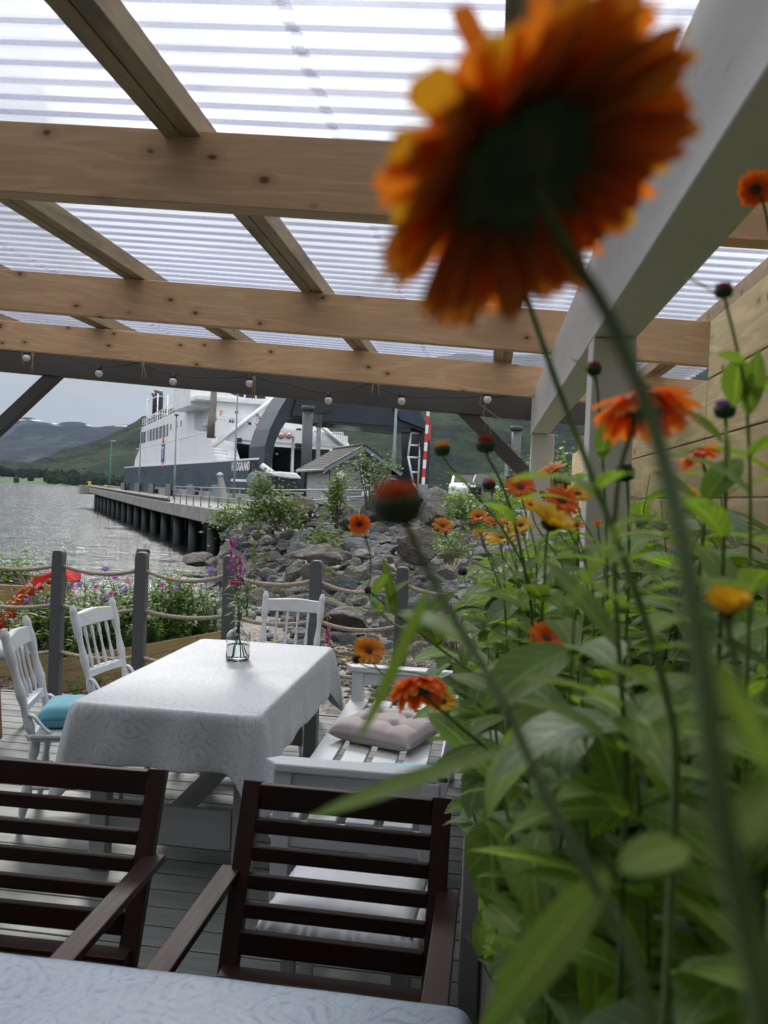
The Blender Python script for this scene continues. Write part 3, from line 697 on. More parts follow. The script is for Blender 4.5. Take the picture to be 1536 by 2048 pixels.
def leaf(mb, base, d, upn, L, Wd, curl=.25, fold=.25, nseg=6, tipw=.0, belly=.62, twist=0, rnd=.8):
    """a blade: 3 vertices across with a crease, bending along its length"""
    d = Vector(d).normalized(); upn = Vector(upn); upn = (upn-d*upn.dot(d)).normalized(); sd = d.cross(upn)
    if twist: q = Matrix.Rotation(twist, 3, d); sd = q @ sd; upn = q @ upn
    vs = []; gs = []; p = Vector(base)
    for i in range(nseg+1):
        t = i/nseg
        wv = Wd*.5*(max(0, math.sin(math.pi*min(1, t**belly)))**rnd*(1-t**6*(.7 if rnd < .7 else 1)) if t < 1 else 0.03)+Wd*.10*(1-t)
        an = curl*2.2*t
        dd = d*math.cos(an)-upn*math.sin(an); nn = upn*math.cos(an)+d*math.sin(an)
        for k in (-1, 0, 1):
            vs.append(p+sd*wv*k+nn*(abs(k)*fold*wv)); gs.append(V(t, k*.5, 0))
        p = p+dd*(L/nseg)
    fs = [(i*3+k, i*3+k+1, i*3+k+4, i*3+k+3) for i in range(nseg) for k in (0, 1)]
    mb.add(vs, fs, True, gs)
def petal(mb, base, d, upn, L, Wd, curl=.1, fold=.1, nseg=7, twist=0, belly=0, r=random):
    """a ray petal: parallel-sided, with a blunt notched tip"""
    d = Vector(d).normalized(); upn = Vector(upn); upn = (upn-d*upn.dot(d)).normalized(); sd = d.cross(upn)
    if twist: q = Matrix.Rotation(twist, 3, d); sd = q @ sd; upn = q @ upn
    vs = []; gs = []; p = Vector(base)
    nt_ = [r.uniform(.86, 1.0) for _ in range(5)]
    for i in range(nseg+1):
        t = i/nseg
        wv = Wd*.5*(.34+.66*math.sin(math.pi/2*min(1, t/.55)))*(1 if t < .75 else lerp(1, .62, ((t-.75)/.25)**2))
        an = curl*2.2*t; dd = d*math.cos(an)-upn*math.sin(an); nn = upn*math.cos(an)+d*math.sin(an)
        for k in range(5):
            f = (k-2)/2; ex = dd*(L*(nt_[k]-.97)*(1 if i == nseg else 0)-L*.05*abs(f)*(1 if i == nseg else 0))
            vs.append(p+sd*wv*f+nn*(abs(f)*fold*wv+(.10*wv if k in (1, 3) else 0))+ex); gs.append(V(t, f*.5, 0))
        p = p+dd*(L/nseg)
    mb.add(vs, [(i*5+k, i*5+k+1, i*5+k+6, i*5+k+5) for i in range(nseg) for k in range(4)], True, gs)
def path(pts, n):
    """smooth Catmull-Rom through pts"""
    pts = [Vector(p) for p in pts]; q = [pts[0]*2-pts[1]]+pts+[pts[-1]*2-pts[-2]]; o = []
    for i in range(1, len(q)-2):
        for k in range(n):
            t = k/n; a, b, c, d = q[i-1], q[i], q[i+1], q[i+2]
            o.append(.5*((2*b)+(c-a)*t+(2*a-5*b+4*c-d)*t*t+(3*b-a-3*c+d)*t**3))
    o.append(pts[-1]); return o
def bouquet(label, name, tip, kind, seed, cat='cut flower'):
    r = random.Random(seed)
    th = thing(name, label, cat, (vx, vy, vz+.012))
    b = V(vx+r.uniform(-.035, .035), vy+r.uniform(-.03, .03), vz+.014); neck = V(vx+r.uniform(-.008, .008), vy+r.uniform(-.008, .008), vz+.195)
    pp = path([b, neck, neck.lerp(tip, .5)+V(r.uniform(-.01, .01), 0, .01), tip], 6)
    MB().tube(pp, [lerp(.0028, .0016, i/(len(pp)-1)) for i in range(len(pp))], 6).build('stem', MT['stem'], th)
    lf = MB()
    for k in range(16):
        t = r.uniform(.42, .95); i = int(t*(len(pp)-1)); a = r.uniform(0, 6.28); d = V(math.cos(a), math.sin(a), r.uniform(-.2, .8))
        leaf(lf, pp[i], d, V(0, 0, 1), r.uniform(.05, .10), r.uniform(.010, .018), r.uniform(.1, .5), .2, 5)
    lf.build('leaves', MT['gardenleaf'], th)
    fl_ = MB()
    if kind == 'spike':
        for k in range(34):
            t = r.uniform(.0, 1); c = tip+V(r.uniform(-1, 1)*.03*(1.2-t)+.03*(t-.5)*-1, r.uniform(-1, 1)*.03, -.17*(1-t)+.02)
            for j in range(4):
                a = j*1.57+r.uniform(-.3, .3); leaf(fl_, c, V(math.cos(a), r.uniform(-.8, .2), math.sin(a)), V(0, 0, 1), .014, .012, .2, .1, 3)
        fl_.build('blossoms', MT['magenta'], th)
    elif kind == 'umbel':
        for k in range(40):
            a = r.uniform(0, 6.28); q = r.uniform(0, .032); c = tip+V(q*math.cos(a), q*math.sin(a), r.uniform(-.008, .01)-q*.4)
            for j in range(4): b_ = j*1.57; leaf(fl_, c, V(math.cos(b_), math.sin(b_)-.5, .5), V(0, -1, 0), .010, .010, .1, .1, 3)
        fl_.build('blossoms', MT['pinkpetal'], th)
    elif kind == 'thistle':
        for k in range(40):
            a = r.uniform(0, 6.28); e_ = r.uniform(0, 1.1); leaf(fl_, tip, V(math.sin(e_)*math.cos(a), math.sin(e_)*math.sin(a), math.cos(e_)), V(0, 0, 1), .022, .004, .1, .1, 3)
        fl_.build('blossoms', MT['magenta'], th)
    elif kind == 'bud':
        for k in range(24):
            t = r.uniform(0, 1); a = r.uniform(0, 6.28); leaf(fl_, tip+V(0, 0, -.16*t), V(math.cos(a)*.6, math.sin(a)*.6, 1), V(0, 0, 1), .05*(.4+t*.6), .009, .1, .2, 4)
        fl_.build('leafy_tip', MT['gardenleaf'], th)
def VP_(px, py, dy=0): return GY(px, py, vy+dy)
bouquet('magenta fireweed spike in the glass vase, tallest and leftmost bloom', 'fireweed', VP_(468, 1085), 'spike', 1)
bouquet('magenta phlox sprig in the vase just below the tallest bloom', 'phlox', VP_(482, 1118, .02), 'spike', 2)
bouquet('pink sweet william head leaning left out of the vase', 'sweet_william', VP_(468, 1163, -.03), 'umbel', 3)
bouquet('pale mauve thistle-like flower leaning right out of the vase', 'thistle_flower', VP_(517, 1146, .03), 'thistle', 4)
bouquet('tall green leafy shoot without flowers standing in the vase', 'foliage_sprig', VP_(510, 1082, .02), 'bud', 5)
bouquet('short dark leafy sprig low in the middle of the vase', 'foliage_sprig', VP_(495, 1180, -.02), 'bud', 6)

# ================================================================ WHITE CHAIRS
def turned(p0, p1, radii, n=10):
    p0, p1 = Vector(p0), Vector(p1); m_ = len(radii); mb = MB(); pts = [p0.lerp(p1, i/(m_-1)) for i in range(m_)]
    pp = path(pts, 4); rr = []
    for i in range(len(pp)):
        t = i/(len(pp)-1)*(m_-1); a = int(min(t, m_-2)); f = t-a; f = f*f*(3-2*f); rr.append(lerp(radii[a], radii[a+1], f))
    return mb.tube(pp, rr, n)
def make_white_chair(label):
    t = thing('spindle_chair', label, 'chair', group='white spindle-back chairs around the long table')
    wm = MT['white']
    L = dict(local=True)
    o = MB(); c_ = [(.20, .19), (.215, .0), (.205, -.17), (.18, -.20), (-.18, -.20), (-.205, -.17), (-.215, 0), (-.20, .19), (-.17, .215), (.17, .215)]
    o.prism(c_[::-1], lambda a, b, d: V(a, b, d), .432, .450).prism([(a*1.04, b*1.04) for a, b in c_][::-1], lambda a, b, d: V(a, b, d), .452, .472)
    o.build('seat', wm, t, bevel=.006, **L)
    for s in (-1, 1):
        turned((s*.185, -.175, .47), (s*.205, -.315, .985), [.018, .024, .021, .016, .017, .021, .025, .022, .018, .016, .018, .023, .025, .024, .021, .022, .012]).build('back_post', wm, t, **L)
        for y, yy in ((-.16, -.215), (.16, .205)):
            turned((s*.15, y, .435), (s*.20, yy, .0), [.020, .025, .019, .016, .024, .027, .022, .015, .013]).build('leg', wm, t, **L)
        # scrolled bracket between post and seat
        mb = MB(); pts = []
        for k in range(9): u = k/8; pts.append(V(s*.196, -.19+.11*u**.9, .565-.095*u+.014*math.sin(u*6.28)*(1-u)))
        mb.tube(pts, [.012, .015, .015, .013, .012, .012, .013, .014, .010], 8, flat=.6).build('bracket', wm, t, **L)
        turned((s*.178, -.185, .2), (s*.178, .18, .2), [.009, .012, .016, .012, .009]).build('stretcher', wm, t, **L)
    turned((-.178, 0, .2), (.178, 0, .2), [.009, .012, .016, .012, .009]).build('stretcher', wm, t, **L)
    bk = lambda z: -.175-(z-.47)*.272
    def rail(zlo, zhi, crest, th_):
        def f(a, b, d):
            return V(a, bk(b)+d-.018*(1-(a/.2)**2), b)
        n = 16; lo = [(lerp(-.19, .19, i/n), zlo) for i in range(n+1)]
        hi = [(lerp(.19, -.19, i/n), zhi+(crest*(.5+.5*math.cos((i/n-.5)*2*math.pi)) if crest else .006*math.cos((i/n-.5)*3.1))) for i in range(n+1)]
        return MB().prism(lo+hi, f, -th_/2, th_/2, False)
    rail(.855, .935, .010, .024).build('top_rail', wm, t, bevel=.004, **L)
    rail(.565, .608, 0, .022).build('lower_rail', wm, t, bevel=.004, **L)
    for i in range(4):
        x = -.112+i*.0747
        cy = -.018*(1-(x/.2)**2)
        turned((x*.97, bk(.60)+cy, .60), (x, bk(.86)+cy, .86), [.007, .008, .011, .011, .0075, .0065, .007, .008, .011, .010, .007], 8).build('spindle', wm, t, **L)
    return t
chA = make_white_chair('white spindle-back chair with turquoise seat cushion, left of the table nearest the view')
def place(o, p, facing): o.location = p; o.rotation_euler = (0, 0, math.atan2(facing[1], facing[0])-math.pi/2)
place(chA, V(-2.05, 3.86, 0), (.93, .30))
chB = copy_tree(chA); chB['label'] = 'white spindle-back chair left of the table, in front of the second rope fence post'; place(chB, V(-2.05, 4.56, 0), (.985, -.10))
chC = copy_tree(chA); chC['label'] = 'white spindle-back chair at the far end of the table behind the vase'; place(chC, V(-1.33, 5.22, 0), (.02, -1))
# ---- cushions
def cushion(name, loc, sx, sy, T, mat, rz, label, tufts=(), seed=0, crown=1.0, ry=0):
    n = 26
    def prof(u, v): return max(0, (1-abs(u)**4.5))**.42*max(0, (1-abs(v)**4.5))**.42
    def top(u, v):
        h = T*(.35+.65*crown)*prof(u, v)
        for a, b in tufts:
            d2 = ((u-a)*1.0)**2+((v-b)*1.0)**2; h -= T*.42*math.exp(-d2/.014)
            for (c, e_) in ((1, 0), (0, 1)):
                q = (u-a) if c == 0 else (v-b); w_ = (v-b) if c == 0 else (u-a)
                h -= T*.16*math.exp(-(q/.045)**2)*math.exp(-(w_/.7)**2)*prof(u, v)
        h += noise.noise(V(u*3+seed, v*3, 0))*T*.06*prof(u, v)
        return h
    def sq(u, v):
        k = 1-.035*(1-abs(u)*0)*math.cos(v*1.57)*0
        return u*sx/2*(1-.03*(1-v*v)), v*sy/2*(1-.03*(1-u*u))
    vs = []; N1 = n+1
    for s_ in (1, -1):
        for i in range(N1):
            for j in range(N1):
                u, v = -1+2*i/n, -1+2*j/n; x, y = sq(u, v)
                h = top(u, v) if s_ > 0 else 0
                z = T*.42+(h*.62 if s_ > 0 else -T*.42*prof(u, v))
                vs.append(V(x, y, z))
    fs = []
    for i in range(n):
        for j in range(n):
            a = i*N1+j; fs.append((a, a+N1, a+N1+1, a+1)); b = a+N1*N1; fs.append((b, b+1, b+N1+1, b+N1))
    # side seam
    per = [i*N1 for i in range(n)]+[n*N1+j for j in range(n)]+[i*N1+n for i in range(n, 0, -1)]+[j for j in range(n, 0, -1)]
    q = N1*N1
    for k in range(len(per)): a, b = per[k], per[(k+1) % len(per)]; fs.append((a, b, b+q, a+q))
    o = MB().add(vs, fs, True).build(name, mat, local=True, sub=1); o.location = loc; o.rotation_euler = (ry, 0, rz)
    return tag(o, label, 'cushion')
cushion('seat_cushion', V(-2.08, 3.85, .473), .28, .32, .115, MT['turq'], R(18), 'turquoise cushion on the white chair nearest the view', seed=4)
# ---- stool at the left edge
st = thing('stool', 'padded stool with grey seat and brown wooden legs cut off by the left edge', 'stool', (-3.34, 5.05, 0))
MB().lathe([(0, .50), (.20, .50), (.225, .515), (.23, .54), (.215, .57), (.15, .583), (0, .588)], (-3.34, 5.05, 0), n=28).build('seat', MT['greycushion'], st)
for dx, dy in ((.15, -.12), (-.15, -.12), (.15, .12), (-.15, .12)): MB().bar(V(-3.34+dx*.8, 5.05+dy*.8, .50), V(-3.34+dx*1.35, 5.05+dy*1.35, 0), .035, .03, (0, 1, 0)).build('leg', MT['brownleg'], st, bevel=.004)
# ================================================================ BENCH
by0, by1 = 3.0, 4.86
bn = thing('garden_bench', 'white slatted garden bench with armrests between the table and the flower bed', 'bench', (-.42, 3.93, 0))
wm = MT['white']
for i in range(4): MB().box((-.735+i*.148, (by0+by1)/2, .430), (.112, by1-by0-.02, .024)).build('seat_slat', wm, bn, bevel=.004)
for y in (by0+.03, by1-.03):
    MB().box((-.745, y, .31), (.07, .07, .62)).build('leg', wm, bn, bevel=.005)
    MB().bar(V(-.17, y, .0), V(-.17, y, .62), .07, .07, (0, 1, 0)).build('leg', wm, bn, bevel=.005)
    MB().box((-.455, y, .37), (.51, .045, .09)).build('side_rail', wm, bn, bevel=.004)
    MB().box((-.455, y, .575), (.51, .035, .07)).build('side_rail', wm, bn, bevel=.004)
    # armrest with a waisted rear end
    n = 14; A = []
    xs = [lerp(-.82, -.10, i/n) for i in range(n+1)]
    wf = lambda x: .050 if x > -.76 and x < -.28 else (.050*math.sqrt(max(0, 1-((-.76-x)/.06)**2)) if x <= -.76 else lerp(.050, .030, min(1, (x+.28)/.05)))
    A = [(x, -wf(x)) for x in xs]+[(x, wf(x)) for x in xs[::-1]]
    MB().prism(A, lambda a, b, d: V(a, y+b, d), .622, .655).build('armrest', wm, bn, bevel=.007)
MB().box((-.790, (by0+by1)/2, .375), (.026, by1-by0-.1, .085)).build('front_rail', wm, bn, bevel=.004)
def bb(u, z): return V(-.165+(z-.43)*.20+u, 0, z)
for y in [by0+.03, by1-.03]: MB().bar(bb(0, .44)+V(0, y, 0), bb(0, .90)+V(0, y, 0), .05, .06, (0, 1, 0)).build('back_post', wm, bn, bevel=.004)
MB().bar(bb(0, .90)+V(0, by0-.02, 0), bb(0, .90)+V(0, by1+.02, 0), .04, .075).build('top_rail', wm, bn, bevel=.006)
MB().bar(bb(0, .52)+V(0, by0+.03, 0), bb(0, .52)+V(0, by1-.03, 0), .03, .06).build('back_rail', wm, bn, bevel=.004)
k = 0
while by0+.13+k*.125 < by1-.1:
    y = by0+.13+k*.125; MB().bar(bb(-.006, .47)+V(0, y, 0), bb(-.006, .89)+V(0, y, 0), .062, .016, (1, 0, 0)).build('back_slat', wm, bn, bevel=.003); k += 1
cushion('bench_cushion', V(-.465, 4.10, .443), .47, .47, .115, MT['pink'], R(-20), 'dusty pink tufted cushion lying on the white bench', [(-.36, -.36), (.36, -.36), (-.36, .36), (.36, .36)], 2)
cushion('bench_cushion', V(-.33, 3.32, .443), .40, .34, .10, MT['paleturq'], R(8), 'pale turquoise cushion at the near end of the white bench', seed=8)
# ---- stool with a ruffled cushion behind the right armchair
rs = thing('low_stool', 'low white stool with bright blue padded top behind the right dark armchair', 'stool', (-.38, 2.52, 0))
MB().box((-.38, 2.52, .335), (.42, .36, .07)).build('blue_pad', MT['blue'], rs, bevel=.02)
for dx in (-.17, .17):
    for dy in (-.14, .14): MB().box((-.38+dx, 2.52+dy, .15), (.04, .04, .30)).build('leg', MT['white'], rs)
rc = cushion('ruffled_cushion', V(-.38, 2.52, .372), .46, .40, .10, MT['whitecotton'], R(-4), 'white cotton cushion with frilled edge on the low stool', seed=5)
fr = MB(); per = []
for i in range(260):
    t = i/260*4; s_ = int(t); f = t-s_; cx_ = [(-1, -1), (1, -1), (1, 1), (-1, 1)]
    a, b = cx_[s_], cx_[(s_+1) % 4]; per.append((lerp(a[0], b[0], f)*.225, lerp(a[1], b[1], f)*.195))
vs = []
for k in range(3):
    for i, (a, b) in enumerate(per):
        rr = math.hypot(a, b); wv = math.sin(i*1.1+math.sin(i*.31)*2)*.012*(k/2); q = 1+(k*.016)/rr
        vs.append(V(a*q, b*q, .045-k*.022+wv))
m_ = len(per); fs = [(k*m_+i, k*m_+(i+1) % m_, (k+1)*m_+(i+1) % m_, (k+1)*m_+i) for k in range(2) for i in range(m_)]
MB().add(vs, fs, True).build('frill', MT['whitecotton'], rc, local=True, solid=.002)

# ================================================================ DARK ARMCHAIRS
def make_armchair(label):
    t = thing('slatted_armchair', label, 'armchair', group='dark wooden slatted armchairs at the near table'); mh = MT['mahog']; L = dict(local=True, bevel=.003)
    top, bot = .865, .43
    bkY = lambda z: (z-.43)*.42          # leans back (+y) as it rises; front is -y
    for s in (-1, 1):
        MB().bar(V(s*.272, bkY(bot)-.01, .36), V(s*.272, bkY(top), top), .052, .034, (0, 1, 0)).build('back_stile', mh, t, **L)
        MB().bar(V(s*.272, .0, .37), V(s*.272, .13, .0), .048, .032, (0, 1, 0)).build('rear_leg', mh, t, **L)
        MB().bar(V(s*.272, -.46, .0), V(s*.272, -.46, .628), .048, .034, (0, 1, 0)).build('front_leg', mh, t, **L)
        MB().bar(V(s*.302, .105, .640), V(s*.302, -.53, .640), .058, .022).build('armrest', mh, t, **L)
        MB().bar(V(s*.272, .02, .385), V(s*.272, -.47, .400), .030, .06).build('seat_rail', mh, t, **L)
    zs = [(.829, .072), (.757, .040), (.691, .040), (.625, .040), (.559, .040), (.487, .062)]
    for z, h in zs: MB().bar(V(-.246, bkY(z)-.001, z), V(.246, bkY(z)-.001, z), .022, h).build('back_slat', mh, t, **L)
    for i in range(7): MB().bar(V(-.285, -.025-i*.073, .424-i*.0015), V(.285, -.025-i*.073, .424-i*.0015), .056, .018).build('seat_slat', mh, t, **L)
    MB().bar(V(-.248, -.46, .385), V(.248, -.46, .385), .025, .06).build('front_rail', mh, t, **L)
    return t
ac1 = make_armchair('dark brown slatted armchair in front of the bench, right of the two armchairs'); ac1.location = V(-.365, 2.04, 0); ac1.rotation_euler = (0, 0, R(-.5))
ac2 = copy_tree(ac1); ac2['label'] = 'dark brown slatted armchair at the left edge of the view, left of the two armchairs'; ac2.location = V(-1.20, 2.06, 0); ac2.rotation_euler = (0, 0, R(1))

# tall boarded wall added out of view behind the camera to shade the deck
hw = MB()
z = 0
hwt = thing('shade_wall', 'added dark grey boarded wall, unseen behind the viewer, that shades the near deck', 'shade wall', (-2.5, -1.35, 0))
while z < 6.6: MB().box((-2.0, -1.35, z+.1), (17, .05, .198)).build('shade_board', MT['greypaint'], hwt); z += .2
# ================================================================ QUAY
def qedge(Z): return lerp(-5.6, -47.5, (Z-33.6)/(128-33.6))     # lateral position of the quay's near edge
ZQ = lambda Z: .66+max(0, (Z-60))*.0065
qd = Vector((qedge(128)-qedge(33.6), 128-33.6)).normalized(); qn = V(qd.y, -qd.x)   # qn points away from the water, to the right
def Q(Z, off, z):
    return W(qedge(Z)+qn.x*off, Z+qn.y*off, z)
qy = thing('ferry_quay', 'long concrete quay on dark piles running out beside the ferry', 'quay', Q(80, 4, -2.2))
mb = MB(); segs = [31+i*6.5 for i in range(16)]
for a, b in zip(segs, segs[1:]):
    vs = [Q(Z, o, ZQ(Z)+dz) for Z in (a, b-.05) for o, dz in ((0, 0), (7.5, 0), (7.5, -.9), (.5, -.9), (0, -.75))]
    mb.add(vs, [(0, 1, 2, 3, 4), (9, 8, 7, 6, 5)]+[(i, i+5, (i+1) % 5+5, (i+1) % 5) for i in range(5)])
mb.build('quay_deck', MT['concrete'], qy)
e0 = Q(128.5, -1.6, 0); mb = MB()
mb.add([Q(Z, o, z) for Z in (126, 131) for o, z in ((-1.2, 0), (6, 0), (6, 1.45), (-1.2, 1.45))], [(0, 1, 2, 3), (7, 6, 5, 4), (0, 4, 5, 1), (1, 5, 6, 2), (2, 6, 7, 3), (3, 7, 4, 0)]).build('quay_head', MT['concrete'], qy)
for i in range(17):
    Z = 44+i*5.2
    if Z < 127:
        MB().tube([Q(Z, .9, -4), Q(Z, .9, ZQ(Z)-.8)], .36, 12).build('pile', MT['pile'], qy)
        MB().tube([Q(Z, 4.4, -4), Q(Z, 4.4, ZQ(Z)-.8)], .36, 10).build('pile', MT['pile'], qy)
mb = MB(); mb.add([Q(Z, 7.4, z) for Z in (34, 110) for z in (-4, .0)]+[Q(Z, 7.6, z) for Z in (34, 110) for z in (-4, .0)], [(0, 1, 3, 2), (4, 6, 7, 5), (0, 4, 5, 1), (2, 3, 7, 6), (1, 5, 7, 3), (0, 2, 6, 4)]).build('back_wall', MT['shipdark'], qy)
# timber kerb on blocks
mb = MB(); Z = 56
while Z < 125:
    mb.box(Q(Z, .35, ZQ(Z)+.08), (.25, .5, .16)); Z += 1.5
mb.build('kerb_blocks', MT['darksteel'], qy)
mb = MB(); mb.tube([Q(Z, .35, ZQ(Z)+.25) for Z in (55.5, 60, 80, 100, 126)], .13, 4, smooth=False).build('kerb_rail', MT['concrete'], qy)
# low parapet on the ship side
mb = MB(); mb.add([Q(Z, o, ZQ(Z)+dz) for Z in (38, 60, 95) for o in (5.0, 5.4) for dz in (0, .75)], [(0, 1, 5, 4), (4, 5, 9, 8), (2, 6, 7, 3), (6, 10, 11, 7), (1, 3, 7, 5), (5, 7, 11, 9), (0, 2, 3, 1), (8, 9, 11, 10)]).build('parapet', MT['concrete'], qy)
# railing on the near stretch
rl = thing('quay_railing', 'galvanised pipe railing on the near stretch of quay', 'railing', Q(45, .3, .66))
for dz in (1.08, .58): MB().tube([Q(Z, .3, ZQ(Z)+dz) for Z in (53, 45, 38, 31)]+[W(1.0, 33.0, 1.7+dz*.25)], .035, 6).build('rail', MT['metal'], rl)
for i in range(11): Z = 53-i*2.05; MB().tube([Q(Z, .3, ZQ(Z)), Q(Z, .3, ZQ(Z)+1.1)], .035, 6).build('baluster', MT['bluesteel'], rl)
rl2 = thing('quay_railing', 'short second pipe railing farther back on the quay ramp', 'railing', Q(38, 5.2, .66))
for dz in (.95, .5): MB().tube([Q(42, 4.2, .7+dz), Q(34, 4.2, .7+dz)], .035, 6).build('rail', MT['metal'], rl2)
for Z in (42, 39.4, 36.8, 34.2): MB().tube([Q(Z, 4.2, .66), Q(Z, 4.2, .7+.95)], .035, 6).build('baluster', MT['metal'], rl2)
# bollards
def bollard(c, mt, label, h=.55, r=.25):
    t = thing('bollard', label, 'bollard', c)
    MB().lathe([(r*1.25, 0), (r*1.25, .05), (r*.75, .08), (r*.7, h*.6), (r*1.2, h*.75), (r*1.2, h), (0, h+.05)], c, n=14).build('casting', mt, t)
bollard(Q(129, .3, 1.45), MT['yellow'], 'yellow mooring bollard on the raised end of the quay')
bollard(Q(112, 1.3, ZQ(112)), MT['yellow'], 'yellow mooring bollard near the quay edge, left of the first lamp pole')
bollard(Q(124, 5.5, ZQ(124)), MT['yellow'], 'yellow mooring bollard behind the teal box near the ferry stern')
tealb = thing('cabinet', 'teal equipment cabinet at the foot of the far lamp post', 'cabinet', Q(118, 5.2, ZQ(118)))
MB().box(Q(118, 5.2, ZQ(118)+.7), (.9, .9, 1.4)).build('cabinet_body', MT['teal'], tealb, bevel=.03)
MB().box(Q(118, 5.2, ZQ(118)+1.43), (1.0, 1.0, .06)).build('cabinet_lid', MT['teal'], tealb)
# lamp posts
def pole(px, ytop, ybot, Z, r, mat, label, head=False, cat='pole', name='lamp_post'):
    b = P(px[1], ybot, Z); t_ = P(px[0], ytop, Z); t = thing(name, label, cat, b)
    MB().tube([b, b.lerp(t_, .35), b.lerp(t_, .36), t_], [r*1.3, r*1.3, r, r*.8], 8).build('shaft', mat, t)
    MB().lathe([(r*3, 0), (r*3, .04), (r*1.6, .08)], b, n=10).build('foot_plate', mat, t)
    if head:
        MB().box(t_+V(.25, 0, .02), (.8, .3, .12)).build('lamp_head', MT['metal'], t, bevel=.03)
    return t, t_
t, e_ = pole((223, 219), 882, 972, 125, .10, MT['teal'], 'slim lamp post far out on the quay with flat head', True)
t, e_ = pole((282, 278), 858, 986, 88, .07, MT['bluesteel'], 'thin steel pole on the quay before the white ship side, leftmost'); MB().lathe([(.16, 0), (.18, .08), (.1, .12)], e_, n=8).build('lamp_head', MT['bluesteel'], t)
t, e_ = pole((353, 348), 832, 999, 60, .07, MT['bluesteel'], 'thin steel lamp pole standing just left of the quay railing'); MB().lathe([(.10, 0), (.17, .05), (.17, .12), (.05, .18)], e_, n=8).build('lamp_head', MT['darksteel'], t)
t, e_ = pole((476, 467), 770, 1004, 42, .05, MT['bluesteel'], 'tall blue-grey pole crossing the ferry name on the bow')
t, e_ = pole((794, 786), 780, 960, 46, .085, MT['bluesteel'], 'tall blue-grey pole right of the grey shed')
# red and white barrier pole
b = P(846, 972, 44); t_ = P(857, 815, 44); bp = thing('barrier_pole', 'raised red and white striped barrier pole', 'barrier', b)
for i in range(9): MB().bar(b.lerp(t_, i/9), b.lerp(t_, (i+1)/9-.0005), .16, .16, (0, 1, 0)).build('red_band' if i % 2 else 'white_band', MT['signred'] if i % 2 else MT['signwhite'], bp)
MB().bar(b.lerp(t_, .58)+V(.16, 0, 0), b.lerp(t_, .78)+V(.16, 0, 0), .10, .10, (0, 1, 0)).build('counterweight', MT['signred'], bp)
MB().box(b+V(0, 0, -.3), (.5, .5, .8)).build('barrier_base', MT['metal'], bp)
# mooring post standing in the water
mp_ = thing('mooring_post', 'single dark mooring post standing in the water near the rocks', 'post', GZ(286, 1125, -2.2)); c = GZ(286, 1125, -2.2)
MB().lathe([(.30, -1), (.30, .42), (.34, .44), (.34, .62), (.28, .70), (0, .72)], c, n=16).build('post_body', MT['pile'], mp_)
# concrete dolphin on the quay
c = P(440, 998, 50); dl = thing('concrete_pillar', 'tapered concrete pillar with round cap on the quay', 'pillar', c)
MB().tube([c+V(.25, 0, 0), c+V(-.05, 0, 1.45)], [.30, .17], 8, smooth=False).build('shaft', MT['concrete'], dl); MB().lathe([(.2, 0), (.24, .1), (.17, .22), (0, .26)], c+V(-.05, 0, 1.4), n=12).build('cap', MT['metal'], dl)
# fender posts between quay and hull
for i, px in enumerate((246, 275, 303, 337, 381, 432)):
    Z = pl(px, [(246, 112), (275, 103), (303, 92), (337, 80), (381, 68), (432, 58)])
    t = thing('fender_post', 'grey fender post with rubber pad, '+('nearest the ferry stern', 'second from the ferry stern', 'third from the ferry stern', 'third from the bow end', 'second from the bow end', 'nearest the bow and concrete pillar')[i], 'fender', P(px, 992, Z), group='fender posts along the ferry hull')
    c = P(px, 992, Z); h = 1.7-c.z+.30
    MB().box(c+V(0, 0, h/2), (.55, .5, h)).build('post_body', MT['bluesteel'], t); MB().box(c+V(.42, .1, h/2-.3), (.35, .5, h-.6)).build('rubber_pad', MT['black'], t)

# ================================================================ FERRY
dS = Vector((-.455, .89)).normalized(); dT = Vector((.89, .455)).normalized()
def S(s, t, z): return W(-9.5+dS.x*s+dT.x*t, 60+dS.y*s+dT.y*t, z)
fy = thing('car_ferry', 'white and navy car ferry with its bow visor raised at the quay', 'ferry', S(25, 7, -2.2))
def ship(name, poly, fn, d0, d1, mat, bev=0, par=None): return MB().prism(poly, fn, d0, d1).build(name, MT[mat], par or fy, bevel=bev)
side = lambda s, z, t: S(s, t, z)
front = lambda t, z, s: S(s, t, z)
hullp = [(.0, -3.4), (.0, 3.95), (8, 4.05), (14, 4.08), (61, 4.08), (61.3, 3.2), (60, -3.4)]
ship('hull', hullp, side, 0, .5, 'shipnavy'); ship('hull', hullp, side, 13.5, 14, 'shipnavy')
ship('transom', [(0.5, -3.4), (13.5, -3.4), (13.5, 4), (.5, 4)], front, 60, 60.6, 'shipnavy')
ship('car_deck', [(0, -1), (0, -.2), (60, -.2), (60, -1)], side, .5, 13.5, 'shipgreen')
ship('rub_rail', [(0, 4.02), (61, 4.15), (61, 4.28), (0, 4.15)], side, -.06, .56, 'shipwhite')
# side casing of the superstructure (near side) and far side
sp = [(12.0, 4.2), (12.9, 5.0), (15, 6.85), (20.6, 7.3), (21.2, 9.95), (30, 9.75), (48.8, 9.2), (50, 6.4), (52.8, 5.2), (53.4, 4.2)]
sd_ = ship('side_casing', sp, side, .02, 2.2, 'shipwhite'); ship('side_casing', sp, side, 11.6, 13.98, 'shipwhite')
ship('car_deck_ceiling', [(12.6, 5.95), (12.6, 6.4), (52, 6.4), (52, 5.95)], side, 2.2, 11.6, 'shipwhite')
ship('inner_shade', [(30, -.2), (30, 5.9), (30.3, 5.9), (30.3, -.2)], side, .5, 13.5, 'shipdark')
